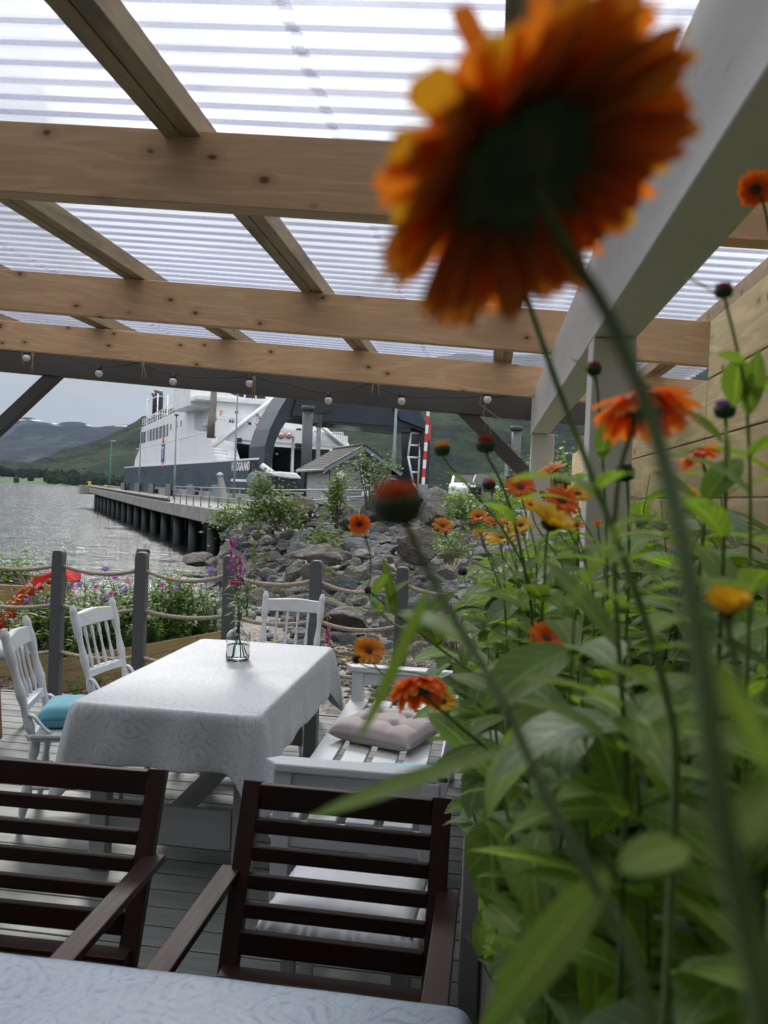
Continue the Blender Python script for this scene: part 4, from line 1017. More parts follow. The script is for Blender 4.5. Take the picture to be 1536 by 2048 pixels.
# windows on the ship side
def swin(s0, s1, z0, z1, mat='glassdark'):
    f = MB(); zz = -.03
    ship('window', [(s0, z0), (s0, z1), (s1, z1), (s1, z0)], side, -.012, .05, mat)
sWin = lambda px: (lambda k: ((21.4/(k+0.5152))-60)/.89)( (px-768)/1600*1.0 )
def s_of(px):
    a = (px-768)/1600  # solve xc = a*Z on the near side line
    return (60*a+9.5)/(dS.x-a*dS.y)
def z_of(px, py):
    s = s_of(px); q = S(s, 0, 0); d = (q-CAM).dot(fwd); return P(px, py, d).z
for a, b, y0, y1 in [(276.5, 280.5, 865, 887), (281.5, 286, 864, 886)]: swin(s_of(a), s_of(b), z_of(a, y1), z_of(a, y0))
for a, b in [(290, 291.5), (294, 298), (300, 304), (306, 311), (313, 318), (320, 325), (327.5, 330.5)]:
    swin(s_of(a), s_of(b), z_of((a+b)/2, 883-(a-290)*.28), z_of((a+b)/2, 860-(a-290)*.32))
for px, y in ((335, 852), (347, 848), (355, 845)): swin(s_of(px), s_of(px+1.6), z_of(px, y+8), z_of(px, y-4))
# deck line weld on the side
ship('weld_line', [(15, 6.83), (52, 6.5), (52, 6.56), (15, 6.91)], side, -.01, .05, 'shipwhite')
# company emblem: blue shield with white T between two red tips
def emb(poly, mat, d): ship('emblem', [(s_of(322)+a, z_of(322, 905)+b) for a, b in poly], side, d, .03, mat)
emb([(-.75, 1.1), (.75, 1.1), (0, 1.75)], 'signred', -.02); emb([(-.75, -1.25), (0, -1.85), (.75, -1.25)], 'signred', -.02)
emb([(-.85, -1.1), (-.85, .95), (.85, .95), (.85, -1.1)], 'signblue', -.02)
emb([(-.5, .45), (.5, .45), (.5, .65), (-.5, .65)], 'signwhite', -.035); emb([(-.12, -.7), (.12, -.7), (.12, .44), (-.12, .44)], 'signwhite', -.035)
# name
def text(body, size, o, xdir, zdir, mat, parent, name='lettering', ext=.01, squeeze=1):
    cu = bpy.data.curves.new('tmp', 'FONT'); cu.body = body; cu.size = size; cu.extrude = ext; cu.offset = size*.018
    ob = bpy.data.objects.new('tmp', cu); col.objects.link(ob); bpy.context.view_layer.update()
    me = bpy.data.meshes.new_from_object(ob.evaluated_get(bpy.context.evaluated_depsgraph_get()))
    bpy.data.objects.remove(ob)
    n = V(*xdir).cross(V(*zdir)); mb = MB()
    vs = [V(*o)+V(*xdir)*v.co.x*squeeze+V(*zdir)*v.co.y+n*v.co.z for v in me.vertices]
    mb.add(vs, [tuple(p.vertices) for p in me.polygons]); return mb.build(name, mat, parent)
xd = (S(0, 0, 0)-S(1, 0, 0)).normalized()
text('HÅLOGALAND', .95, S(s_of(461), -.03, z_of(462, 941)), xd, (0, 0, 1), MT['signwhite'], fy, squeeze=.76)
# front of the superstructure, facing the bow
def t_of(px, s):
    a = (px-768)/1600; x0, z0 = -9.5+dS.x*s, 60+dS.y*s
    return (a*z0-x0)/(dT.x-a*dT.y)
def zf_of(px, py, s):
    q = S(s, t_of(px, s), 0); return P(px, py, (q-CAM).dot(fwd)).z
def fpoly(pts, s): return [(t_of(a, s), zf_of(a, b, s)) for a, b in pts]
SF = 12.3
fb = fpoly([(426, 872), (452, 882), (500, 890), (560, 894), (620, 898), (690, 900), (690, 872), (426, 842)], SF)
ship('bulwark', fb[::-1], front, SF, SF+.4, 'shipwhite')
ship('front_house', fpoly([(426, 846), (600, 868), (600, 832), (426, 780)], SF+3)[::-1], front, SF+3, SF+9, 'shipwhite')
ship('lower_house', fpoly([(560, 872), (640, 876), (640, 842), (625, 832), (560, 828)], SF+2.4)[::-1], front, SF+2.4, SF+4, 'shipwhite', .1)
ship('mooring_deck', [(SF, 6.0), (SF, 6.2), (48, 6.2), (48, 6.0)], side, 2.2, 11.6, 'shipwhite')
ship('bridge', fpoly([(372, 812), (600, 835), (600, 740), (372, 690)], SF+5)[::-1], front, SF+5, SF+12, 'shipwhite', .1)
ship('bridge_deck', fpoly([(380, 800), (560, 815), (560, 808), (380, 793)], SF+3.5)[::-1], front, SF+2.5, SF+12, 'shipwhite')
def fwin(a, b, y0, y1, s, mat='glassdark', name='window'): ship(name, fpoly([(a, y1), (b, y1), (b, y0), (a, y0)], s)[::-1], front, s-.06, s+.05, mat)
for a, b in ((430, 449), (453, 479), (483, 501), (505, 522)): fwin(a, b, 778, 793+(a-430)*.06, SF+5)
for a, y in ((452, 843), (488, 848)): fwin(a, a+9, y-5, y+9, SF+3)
fwin(583+3, 600-4, 860-3, 868, SF+2.4, name='door')
fwin(505, 516, 848, 858, SF+3, 'signred', 'red_box'); fwin(433, 438, 822, 831, SF+3, 'orange', 'placard'); fwin(463, 469, 823, 827, SF+3, 'black', 'floodlight')
# prohibition signs
for px in (557, 572):
    s = SF-.1; c = S(s, t_of(px, s), zf_of(px, 870, s)); r = .32
    nrm = (S(0, 0, 0)-S(1, 0, 0)).normalized()
    o = MB().lathe([(r, 0), (r, .03), (0, .03)], c, nrm, n=24).build('warning_sign', MT['signred'], fy)
    MB().lathe([(r*.76, .03), (r*.76, .05), (0, .05)], c, nrm, n=24).build('sign_face', MT['signwhite'], o)
    mb = MB(); tv = (S(0, 1, 0)-S(0, 0, 0)).normalized()
    for a in (-.08, .08): mb.box(c+nrm*.06+tv*a, (.1, .02, .12), Matrix((tv, nrm, V(0, 0, 1))).transposed())
    mb.build('sign_symbol', MT['black'], o)
def railing(pts, h, mat='shipwhite', n=12, par=None, r=.035, name='railing'):
    mb = MB()
    for k in (1.0, .66, .33): mb.tube([p+V(0, 0, h*k) for p in pts], r, 5)
    for a, b in zip(pts, pts[1:]):
        for i in range(n+1): p = a.lerp(b, i/n); mb.tube([p, p+V(0, 0, h)], r, 5)
    mb.build(name, MT[mat], par or fy)
railing([S(21.4, .1, 9.95), S(30, .1, 9.75), S(48.6, .1, 9.2)], 1.05, n=14)
railing([S(12.6, .2, 6.9), S(15, .2, 6.85), S(20.8, .2, 7.3)], 1.05, n=5)
railing([S(SF, t_of(430, SF), zf_of(430, 843, SF)), S(SF, t_of(560, SF), zf_of(560, 857, SF))], .8, n=20)
railing([S(SF, t_of(622, SF), zf_of(622, 889, SF)), S(SF, t_of(680, SF), zf_of(680, 889, SF))], 1.15, n=16)
railing([S(SF+2.4, t_of(560, SF+2), zf_of(560, 830, SF+2)), S(SF+2.4, t_of(620, SF+2), zf_of(620, 832, SF+2))], .9, n=8)
# stairs and stays
def ftube(a, b, s, r, mat='shipwhite', name='stay'): MB().tube([S(s, t_of(a[0], s), zf_of(*a, s)), S(s, t_of(b[0], s), zf_of(*b, s))], r, 6).build(name, MT[mat], fy)
ftube((422, 893), (540, 796), SF-.3, .20, name='boom'); ftube((430, 880), (546, 790), SF-.3, .08, name='boom_rail')
ftube((618, 838), (690, 898), SF-.2, .18, name='stair_stringer'); ftube((640, 850), (682, 893), SF-.2, .06, name='stair_rail')
mb = MB()
for i in range(9):
    x, y = 506+i*3.8, 828+i*4.6; s = SF+2.7; c = S(s, t_of(x, s), zf_of(x, y, s)); mb.box(c, (.35, .3, .07))
mb.build('stair_treads', MT['black'], fy)
ftube((500, 822), (545, 866), SF+2.9, .10, name='stair_stringer')
for px, h in ((676, .6), (657, .4)):
    s = SF+.6; c = S(s, t_of(px, s), zf_of(px, 880, s)); MB().lathe([(.0, -.3), (.3, -.3), (.42, -.1), (.42, .1), (.3, .3), (0, .3)], c, n=12).build('liferaft', MT['orange'], fy)
s = SF+.6; MB().lathe([(.0, -.3), (.3, -.3), (.42, -.1), (.42, .1), (.3, .3), (0, .3)], S(s, t_of(628, s), zf_of(628, 868, s)), n=12).build('liferaft', MT['orange'], fy)
for px, py in ((474, 880), (590, 890), (596, 891)):
    s = SF-.2; c = S(s, t_of(px, s), zf_of(px, py, s)); MB().box(c, (.4, .35, .35)).build('floodlight', MT['black'], fy, bevel=.04)
# ladder on the sloped front of the side casing
mb = MB()
for i in range(8): y = 884+i*5.5; s = SF-.4; mb.tube([S(s, t_of(425+i*.4, s), zf_of(425, y, s)), S(s, t_of(436, s), zf_of(436, y, s))], .035, 5)
mb.build('ladder', MT['shipwhite'], fy)
ftube((424, 898), (452, 902), SF-1, .06, name='deck_rail'); ftube((424, 904), (452, 908), SF-1, .06, name='deck_rail'); ftube((420, 912), (470, 918), SF-1, .05, name='deck_rail')
# mast
s = SF+1; b = S(s, t_of(417, s), zf_of(417, 876, s)); t_ = S(s, t_of(420, s), zf_of(420, 760, s))
MB().tube([b, b.lerp(t_, .37), b.lerp(t_, .38), t_], [.40, .38, .30, .26], 12).build('mast', plain('mast_paint', (.13, .11, .085), .6, .35, 1.2), fy)
# funnels
for i, (a, y) in enumerate(((281, 786), (286, 780), (293, 782))):
    s = s_of(a)-.5; b = S(s, 1.2, 9.0); zt_ = z_of(a, y)
    pts = [b, S(s, 1.2, zt_-.6), S(s+.3, 1.2, zt_-.15), S(s+1.0, 1.2, zt_)]
    MB().tube(pts, .26, 10).build('exhaust_pipe', MT['black'], fy)
mb = MB(); s1, s2 = s_of(278), s_of(298)
for s in (s1, s2): mb.tube([S(s, .6, 9), S(s, .6, 13)], .08, 6); mb.tube([S(s, 1.8, 9), S(s, 1.8, 13)], .08, 6)
for z in (10.6, 12.7): mb.tube([S(s1, .6, z), S(s2, .6, z), S(s2, 1.8, z), S(s1, 1.8, z), S(s1, .6, z)], .07, 6)
mb.build('funnel_frame', MT['shipwhite'], fy)
MB().tube([S(60.5, 3, 4), S(60.5, 3, 6.2)], [.25, .06], 6).build('stern_post', MT['black'], fy)
mb = MB(); r_ = random.Random(3)
for i in range(26): s = lerp(22, 47, r_.random()); h = r_.uniform(.25, .9); mb.box(S(s, r_.uniform(.6, 2), 9.9-(s-21)*.025+h/2), (r_.uniform(.2, .7), r_.uniform(.2, .5), h))
mb.build('deck_gear', MT['bluesteel'], fy)
# raised bow visor: hoop across the bow
outp = [(0, 3.0), (0, 5.0), (.35, 6.3), (1.0, 7.7), (1.7, 8.9), (2.4, 9.7), (11.9, 9.8), (12.7, 8.85), (13.9, 7.1), (14.05, 5), (14, 1.2)]
inp = [(13.45, 1.2), (13.5, 5), (13.35, 7.0), (12.3, 7.3), (11.7, 7.25), (2.6, 7.2), (1.75, 7.15), (1.15, 6.2), (.75, 5.2), (.5, 3.0)]
pp_ = outp+inp; mb = MB(); n = len(pp_)
def FR(s): return [S(s+(0 if i < 11 else .0), a, b) for i, (a, b) in enumerate(pp_)]
A_, B_ = FR(-1.2), FR(2.6); vs = A_+B_
# quads strips between outer and inner outlines on both faces
fs = []
pair = [(0, 20), (1, 19), (2, 18), (3, 17), (4, 16), (5, 15), (6, 14), (7, 13), (8, 12), (9, 11), (10, 11)]
idx = [(0, 20), (1, 20), (2, 19), (3, 18), (4, 17), (5, 16), (6, 15), (7, 14), (8, 13), (9, 12), (10, 11)]
for (a, b), (c, d) in zip(idx, idx[1:]):
    f = [a, c, d, b] if b != d else [a, c, b]
    fs.append(tuple(f)); fs.append(tuple(k+n for k in f[::-1]))
for i in range(n): j = (i+1) % n; fs.append((i, i+n, j+n, j))
mb.add(vs, fs).build('bow_visor', MT['visor'], fy)
# plated front faces of the visor with chamfer
ship('visor_plate', [(2.5, 9.6), (6.4, 9.6), (5.2, 8.0), (3.0, 7.4), (1.9, 7.35)], front, -1.55, -1.15, 'shipdark')
ship('visor_plate', [(11.9, 9.7), (12.6, 8.8), (13.8, 7.1), (11.0, 7.8), (10.0, 9.7)], front, -1.5, -1.15, 'shipnavy')
ship('visor_underside', [(1.9, 7.2), (4, 7.9), (10.8, 7.5), (12.2, 7.3), (12.2, 6.85), (6, 7.0)], front, -1.1, 2.4, 'shipdark')
mb = MB()
for a, b in (((12.6, 6.9), (12.4, 5.0)), ((12.4, 5.0), (13.0, 2.8)), ((13.5, 6.8), (13.45, 2.2)), ((12.6, 6.9), (13.5, 6.9)), ((12.5, 5.9), (13.5, 5.9)), ((12.45, 4.9), (13.45, 4.9)), ((12.8, 3.7), (13.4, 3.7)), ((13.0, 2.8), (13.4, 2.2))): mb.tube([S(-.5, *a), S(-.5, *b)], .09, 6)
mb.build('visor_frame', MT['shipwhite'], fy)
MB().tube([S(0, .9, 3.2), S(2.5, 1.6, 6.8)], .14, 8).build('hydraulic_ram', MT['metal'], fy); MB().tube([S(1, 3.0, -.2), S(1, 3.0, 6)], [.16, .10], 8).build('hydraulic_ram', MT['shipwhite'], fy)
ship('bow_flap', fpoly([(545, 948), (575, 944), (598, 950), (603, 966), (600, 990), (545, 990)], -3)[::-1], front, -3, 0, 'shipdark', .3)
ship('bow_flap_top', fpoly([(532, 944), (556, 943), (590, 946), (602, 958), (575, 957), (545, 952)], -3.1)[::-1], front, -3.2, -.2, 'shipwhite', .1)
ftube((520, 930), (556, 956), -1.5, .22, 'shipwhite', 'ramp_edge')
# hoist drum on the linkspan
c = P(513, 962, 52); hd = thing('hoist_drum', 'round blue-grey drum casing beside the bow', 'drum', c)
rx = V(.9, .43, 0).normalized(); MB().lathe([(0, -.7), (.62, -.7), (.64, -.6), (.64, .6), (.62, .7), (0, .7)], c, V(.3, -.95, 0), n=24).build('drum', MT['bluesteel'], hd)
MB().bar(c+V(-1.7, 0, 0), c+V(-.4, 0, 0), .15, .15).build('axle', MT['signwhite'], hd); MB().box(c+V(0, 0, -.8), (.5, 1.1, .9)).build('bracket', MT['bluesteel'], hd)
# linkspan towers
def tower(px0, px1, ytop, Z, r, label, twin):
    t = thing('linkspan_tower', label, 'tower', P(px0, 1000, Z)); b = P(px0, 1000, Z)
    top = P(px0+5, ytop, Z)
    MB().tube([b, top], r, 20).build('column', MT['darksteel'], t); MB().lathe([(r*1.28, 0), (r*1.28, r*.7), (r*1.2, r*.8), (0, r*.8)], top-V(0, 0, .1), n=20).build('column_cap', MT['darksteel'], t)
    b2 = P(px1, 1000, Z+.5); t2 = P(px1+4, ytop+(16 if not twin else 12), Z+.5); MB().bar(b2, t2, r*.7, r*.7, (0, 1, 0)).build('guide_rail', MT['metal'], t)
    MB().bar(top-V(0, 0, r*1.8), t2-V(0, 0, r*.4), r*.8, r*1.6).build('cross_beam', MT['darksteel'], t)
    MB().bar(t2-V(0, 0, r*2), t2+V(0, 0, r*.4), r*.95, r*.95, (0, 1, 0)).build('sheave_box', MT['darksteel'], t)
tower(611, 634, 818, 50, .33, 'grey round linkspan tower standing in front of the open bow, left one', False)
tower(1028, 1011, 858, 56, .34, 'grey linkspan tower right of the ferry behind the grey brace', True)
# ================================================================ SHED
A = P(660, 930, 36); hz = A.z
dl_ = (P(613, 930, 39.5)-A); dl_.z = 0; dr_ = (P(783, 934, 37.2)-A); dr_.z = 0
sh = thing('shed', 'small grey clapboard shed with dark tiled gable roof on the quay', 'shed', (A+dl_*.5+dr_*.5)-V(0, 0, A.z-1.2))
gb = 1.0; ridge = P(727, 897, 36.6).z
for c0, d, nm in ((A, dl_, 'side_wall'), (A, dr_, 'gable_wall')):
    mb = MB(); z = gb; nrm = V(d.y, -d.x, 0).normalized()*(1 if d is dr_ else -1)
    while z < (ridge if d is dr_ else hz)-.02:
        z2 = z+.14
        if d is dr_:
            k = max(0, (z-hz)/(ridge-hz)); a, b = k*.5, 1-k*.5
        else: a, b = 0, 1
        if b-a < .05: break
        p0, p1 = c0+d*a, c0+d*b
        vs = [V(p0.x, p0.y, z)+nrm*.03, V(p1.x, p1.y, z)+nrm*.03, V(p1.x, p1.y, z2)+nrm*.008, V(p0.x, p0.y, z2)+nrm*.008, V(p0.x, p0.y, z), V(p1.x, p1.y, z)]
        mb.add(vs, [(0, 1, 2, 3), (4, 5, 1, 0)]); z += .14
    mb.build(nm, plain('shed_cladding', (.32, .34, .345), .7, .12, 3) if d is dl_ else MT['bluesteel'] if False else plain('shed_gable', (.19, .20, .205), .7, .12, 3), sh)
body = MB().prism([(0, gb), (1, gb), (1, hz), (.5, ridge-.05), (0, hz)], lambda a, b, d: V((A+dr_*a+dl_*d).x, (A+dr_*a+dl_*d).y, b), .01, 1).build('shed_body', MT['bluesteel'], sh)
rfm = plain('roof_tile', (.045, .042, .042), .6, .3, 6)
for sgn in (0, 1):
    mb = MB(); e0_ = A+dr_*(-.13 if sgn == 0 else 1.13); rdg = A+dr_*.5
    ez = hz-(ridge-hz)*.26
    e0_.z = ez; rdg.z = ridge+.06; f0, f1 = -.09, 1.09
    nr = 11
    for r_i in range(nr):
        a, b = r_i/nr, (r_i+1)/nr
        p, q = e0_.lerp(rdg, a), e0_.lerp(rdg, b)
        for k in range(22):
            u0, u1 = lerp(f0, f1, k/22), lerp(f0, f1, (k+1)/22)
            um = (u0+u1)/2; L_ = [p+dl_*u0+V(0, 0, .05), p+dl_*um+V(0, 0, .10), p+dl_*u1+V(0, 0, .05), q+dl_*u1+V(0, 0, .0), q+dl_*um+V(0, 0, .05), q+dl_*u0]
            L_ += [p+dl_*u0-V(0, 0, .02), p+dl_*u1-V(0, 0, .02)]
            mb.add(L_, [(0, 1, 4, 5), (1, 2, 3, 4), (6, 7, 2, 1, 0)])
    mb.build('roof_tiles', rfm, sh)
    MB().bar(e0_+dl_*f0-V(0, 0, .04), rdg+dl_*f0-V(0, 0, .04), .04, .20).build('bargeboard', MT['bluesteel'], sh)
    MB().bar(e0_+dl_*f0+V(0, 0, .06), rdg+dl_*f0+V(0, 0, .08), .10, .04).build('verge_cap', MT['black'], sh)
    MB().tube([e0_+dl_*f0-V(0, 0, .02), e0_+dl_*f1-V(0, 0, .02)], .06, 8).build('gutter', MT['metal'] if sgn == 0 else MT['black'], sh)
rp = A+dr_*.5; rp.z = ridge+.14; MB().tube([rp+dl_*-.09, rp+dl_*1.09], .09, 8).build('ridge_tile', rfm, sh)
c = A+dl_*.94-dr_*.03; MB().tube([V(c.x, c.y, hz-.05)-dr_*.08, V(c.x, c.y, hz-.25), V(c.x, c.y, gb)], .05, 8).build('downpipe', MT['black'], sh)
MB().bar(V(A.x, A.y, gb)+dl_*1.0, V(A.x, A.y, hz)+dl_*1.0, .12, .12, (0, 1, 0)).build('corner_board', MT['bluesteel'], sh)
for a, b, w_, h_ in ((.16, hz-.42, .12, .22), (.56, hz-.1-.2, .14, .30), (.60, hz-.75, .13, .30), (.57, hz-1.2, .10, .22)):
    c = A+dr_*a; c.z = b; nrm = V(dr_.y, -dr_.x, 0).normalized(); MB().box(c+nrm*.06, (w_*dr_.length, .04, h_), Matrix((dr_.normalized(), nrm, V(0, 0, 1))).transposed()).build('notice', MT['signwhite'], sh)
# ================================================================ PARKED CARS beyond the bank
def car(px, py, Z, rz, paintm, label):
    b = P(px, py, Z); t = thing('parked_car', label, 'car', b, rz)
    pr = [(-2.1, .35), (-2.15, .75), (-1.95, .95), (-1.2, 1.02), (-.55, 1.45), (.9, 1.5), (1.75, 1.0), (2.1, .9), (2.15, .4)]
    MB().prism(pr, lambda a, z, d: V(a, d, z), -.85, .85).build('body', paintm, t, local=True, bevel=.08)
    MB().prism([(-1.12, 1.03), (-.56, 1.41), (.86, 1.45), (1.6, 1.03)], lambda a, z, d: V(a, d, z), -.875, .875).build('side_windows', MT['glassdark'], t, local=True)
    MB().prism([(-1.26, 1.04), (-1.22, 1.02), (-.62, 1.43), (-.66, 1.46)], lambda a, z, d: V(a, d, z), -.7, .7).build('windscreen', MT['glassdark'], t, local=True)
    for x in (-1.35, 1.35):
        for y in (-.86, .72):
            o = MB().lathe([(0, 0), (.32, 0), (.33, .03), (.33, .13), (.32, .14), (0, .14)], (x, y, .33), (0, 1, 0), 18).build('wheel', MT['black'], t, local=True)
            MB().lathe([(0, -.01), (.18, -.01), (.18, .15), (0, .15)], (x, y, .33), (0, 1, 0), 12).build('rim', MT['metal'], o, local=True)
    for y in (-.6, .6): MB().box((-2.12, y, .78), (.08, .3, .12)).build('headlight', MT['signwhite'], t, local=True, bevel=.02)
car(936, 1004, 44, R(86), MT['shipwhite'], 'pale parked car half hidden behind the rocks, left of the dark one')
car(982, 1004, 43, R(80), MT['black'], 'dark parked car beyond the rocks, beside the grey brace')

# ================================================================ BOULDERS
def boulder_mesh(seed, mat):
    r = random.Random(seed); import bmesh
    bm = bmesh.new(); bmesh.ops.create_icosphere(bm, subdivisions=3 if seed >= 100 else 4, radius=1)
    planes = []
    for k in range(15):
        n = V(r.gauss(0, 1), r.gauss(0, 1), r.gauss(0, 1)).normalized(); planes.append((n, r.uniform(.42, .88)))
    for v in bm.verts:
        p = v.co.copy()
        for n, d in planes:
            e_ = p.dot(n)-d
            if e_ > 0: p -= n*e_*.97
        nn = noise.fractal(p*1.8+V(seed*7, 0, 0), 1, 2.1, 5)
        st = math.sin((p.z+.35*p.x+noise.noise(p*1.3)*.4)*11+seed)*.013
        p += v.co*(nn*.075+st)
        v.co = p
    me = bpy.data.meshes.new('boulder'); bm.to_mesh(me); bm.free()
    me.materials.append(mat)
    for q in me.polygons: q.use_smooth = True
    me.set_sharp_from_angle(angle=R(28))
    return me
BM = [boulder_mesh(i, MT['rock']) for i in range(8)]; BB = [boulder_mesh(20+i, MT['rockbare']) for i in range(4)]
rr = random.Random(21); placed = []; cnt = 0
def proj0(p):
    v = Vector(p)-CAM; d = v.dot(fwd); return 768+v.dot(rt)/d*FPX, 1024-v.dot(up)/d*FPX, d
def bank_n(xc, Z):
    e_ = .4; dx = (ground(xc+e_, Z)-ground(xc-e_, Z))/(2*e_); dz = (ground(xc, Z+e_)-ground(xc, Z-e_))/(2*e_); return (dx, dz)
def put_boulder(xc, Z, z, s, meshes, label='grey gneiss boulder in the riprap bank behind the rope fence', group='boulders of the shore bank', k=(1, 1, 1), rz=None, tilt=.5):
    o = bpy.data.objects.new('boulder', rr.choice(meshes)); col.objects.link(o)
    o.location = W(xc, Z, z); o.scale = (s*k[0]*rr.uniform(.9, 1.25), s*k[1]*rr.uniform(.8, 1.05), s*k[2]*rr.uniform(.55, .85))
    o.rotation_euler = (rr.uniform(-tilt, tilt), rr.uniform(-tilt, tilt), rr.uniform(0, 6.28) if rz is None else rz)
    o['label'] = label; o['category'] = 'boulder'
    if group: o['group'] = group
    return o
tries = 0
cand = []
while tries < 30000 and cnt < 900:
    tries += 1
    xc = rr.uniform(-9, 7.5); Z = rr.uniform(11.5, 34)
    if xc > .19*Z+.4 : continue
    zf = pl(xc, FOOT)
    if Z < zf-1.2 or (xc < -5.4 and Z > 36): continue
    if xc < qedge(max(Z, 31))+.2 and Z > 35: continue
    s = rr.uniform(.30, .52)*(.85 if Z < 18 else 1.0)*(1.35 if rr.random() < .15 else 1)*(1 if tries < 9000 else .72)
    if any((xc-a)**2+(Z-b)**2 < ((s+c)*.74)**2 for a, b, c in placed): continue
    z = ground(xc, Z)
    if z < -2.75: continue
    placed.append((xc, Z, s)); cnt += 1
# the ones that show largest are things of their own, the rest is one mass
placed.sort(key=lambda q: -q[2]/q[1])
fill = MB()
for q_i, (xc, Z, s) in enumerate(placed):
    z = ground(xc, Z)
    if q_i < 286:
        px_s = proj0(W(xc, Z, z)); put_boulder(xc, Z, z+s*.12, s, BM if z > -1.6 else BB)
    else:
        me = (BM if z > -1.6 else BB)[q_i % 4]; c = W(xc, Z, z+s*.1); E = Euler((rr.uniform(-.5, .5), rr.uniform(-.5, .5), rr.uniform(0, 6.28))).to_matrix()
        sc_ = V(s*1.05, s*.95, s*.7)
        fill.add([c+E @ V(v.co.x*sc_.x, v.co.y*sc_.y, v.co.z*sc_.z) for v in me.vertices], [tuple(p.vertices) for p in me.polygons], True)
if fill.v:
    fo = tag(fill.build('small_boulders', MT['rock']), 'smaller rocks wedged between the grey boulders of the bank', 'rocks', kind='stuff'); fo.data.set_sharp_from_angle(angle=R(28))
print('boulders', cnt)
# the big upright slabs along the top
for px, py, Z, s, k, lb in ((606, 1018, 30, .72, (1.1, 1, 1.0), 'big grey block at the top of the bank below the shed, left one'), (745, 1022, 29, .62, (1, 1, 1.3), 'leaning grey slab at the top of the bank beneath the shed window'),
                            (878, 1020, 25, .80, (1.1, 1, 1.7), 'tall upright grey slab at the top of the bank right of the red bud'), (935, 1018, 27, .75, (1.2, 1, 1.1), 'wide grey block on top of the bank left of the pink bud'),
                            (700, 1040, 27, .6, (1, 1, 1.1), 'dark grey block on the upper bank below the slim shrub'),
                            (835, 1090, 19, .62, (1.35, 1, .95), 'moss-capped rounded boulder in the middle of the bank'), (650, 1225, 12.9, .50, (1.5, 1, .9), 'long striped slab at the foot of the bank behind the foxglove'),
                            (700, 1245, 12.2, .45, (1.5, 1, .7), 'dark flat boulder at the foot of the bank right of the foxglove'), (640, 1110, 18.5, .55, (1.4, 1, .9), 'bluish grey boulder directly above the post behind the white chair'),
                            (400, 1118, 36, .8, (1.4, 1.1, .6), 'broad pale slab where the bank meets the water')):
    c = P(px, py, Z); v = c-CAM; o = put_boulder(0, 0, 0, s, BM, lb, None, k, tilt=.25); o.location = c
# small stones at the water's edge and beach
def stones(n, reg, smin, smax, mat, name, label, seed):
    r = random.Random(seed); mb = MB()
    for i in range(n):
        xc, Z = reg(r); z = ground(xc, Z); s = smin*(smax/smin)**(r.random()**2); c = W(xc, Z, z+s*.2); a = r.uniform(0, 6.28)
        sx, sy, sz = s*r.uniform(.7, 1.4), s*r.uniform(.6, 1), s*r.uniform(.3, .7)
        mb.add([c+V(sx*x*math.cos(a)-sy*y*math.sin(a), sx*x*math.sin(a)+sy*y*math.cos(a), sz*q)*r.uniform(.8, 1.15) for x, y, q in ICO], IF, False)
    return tag(mb.build(name, mat), label, 'stones', kind='stuff')
stones(3200, lambda r: (lambda Z: (r.uniform(-.12*Z, .22*Z), Z))(r.uniform(7.0, 16)), .018, .10, MT['rockbare'], 'shore_pebbles', 'wet pebbles and small stones on the shore behind the fence', 2)
stones(900, lambda r: (r.uniform(-8, 3), r.uniform(13, 36)), .10, .32, MT['rockbare'], 'small_stones', 'small stones filling the gaps between the boulders', 3)
# seaweed and yellow wrack flecks
r = random.Random(4); mb = MB()
for i in range(2600):
    Z = r.uniform(8.5, 15); xc = r.uniform(-.16*Z, .2*Z); c = W(xc, Z, ground(xc, Z)+r.uniform(.01, .05)); a = r.uniform(0, 6.28); L_ = r.uniform(.02, .06)
    d = V(math.cos(a), math.sin(a), r.uniform(-.3, .4))*L_; e_ = V(-math.sin(a), math.cos(a), .3)*L_*.3; mb.add([c-d, c+e_, c+d, c-e_], [(0, 1, 2, 3)])
tag(mb.build('seaweed', plain('dry_wrack', (.30, .20, .06), .8, .5, 3)), 'yellowish dried seaweed strewn over the wet shore', 'seaweed', kind='stuff')
r = random.Random(8); mb = MB()
for i in range(5200):
    Z = r.uniform(6.0, 11); xc = r.uniform(-.56*Z, -.2*Z); c = W(xc, Z, ground(xc, Z)+r.uniform(.005, .04)); a = r.uniform(0, 6.28); L_ = r.uniform(.012, .04)
    d = V(math.cos(a), math.sin(a), r.uniform(-.4, .4))*L_; e_ = V(-math.sin(a), math.cos(a), r.uniform(-.6, .6))*L_*.35; mb.add([c-d, c+e_, c+d, c-e_], [(0, 1, 2, 3)])
mcb = NT('bark_chips'); v = mcb.coord('world'); vo = mcb.voro(v, 30); mcb.base(mcb.ramp(mcb.n_sep(vo.outputs['Color']), [(.1, (.03, .018, .012)), (.5, (.12, .07, .045)), (.9, (.33, .24, .17))])); mcb.rough(.85)
tag(mb.build('bark_mulch', mcb.m), 'brown bark chips covering the ground beyond the deck', 'bark mulch', kind='stuff')

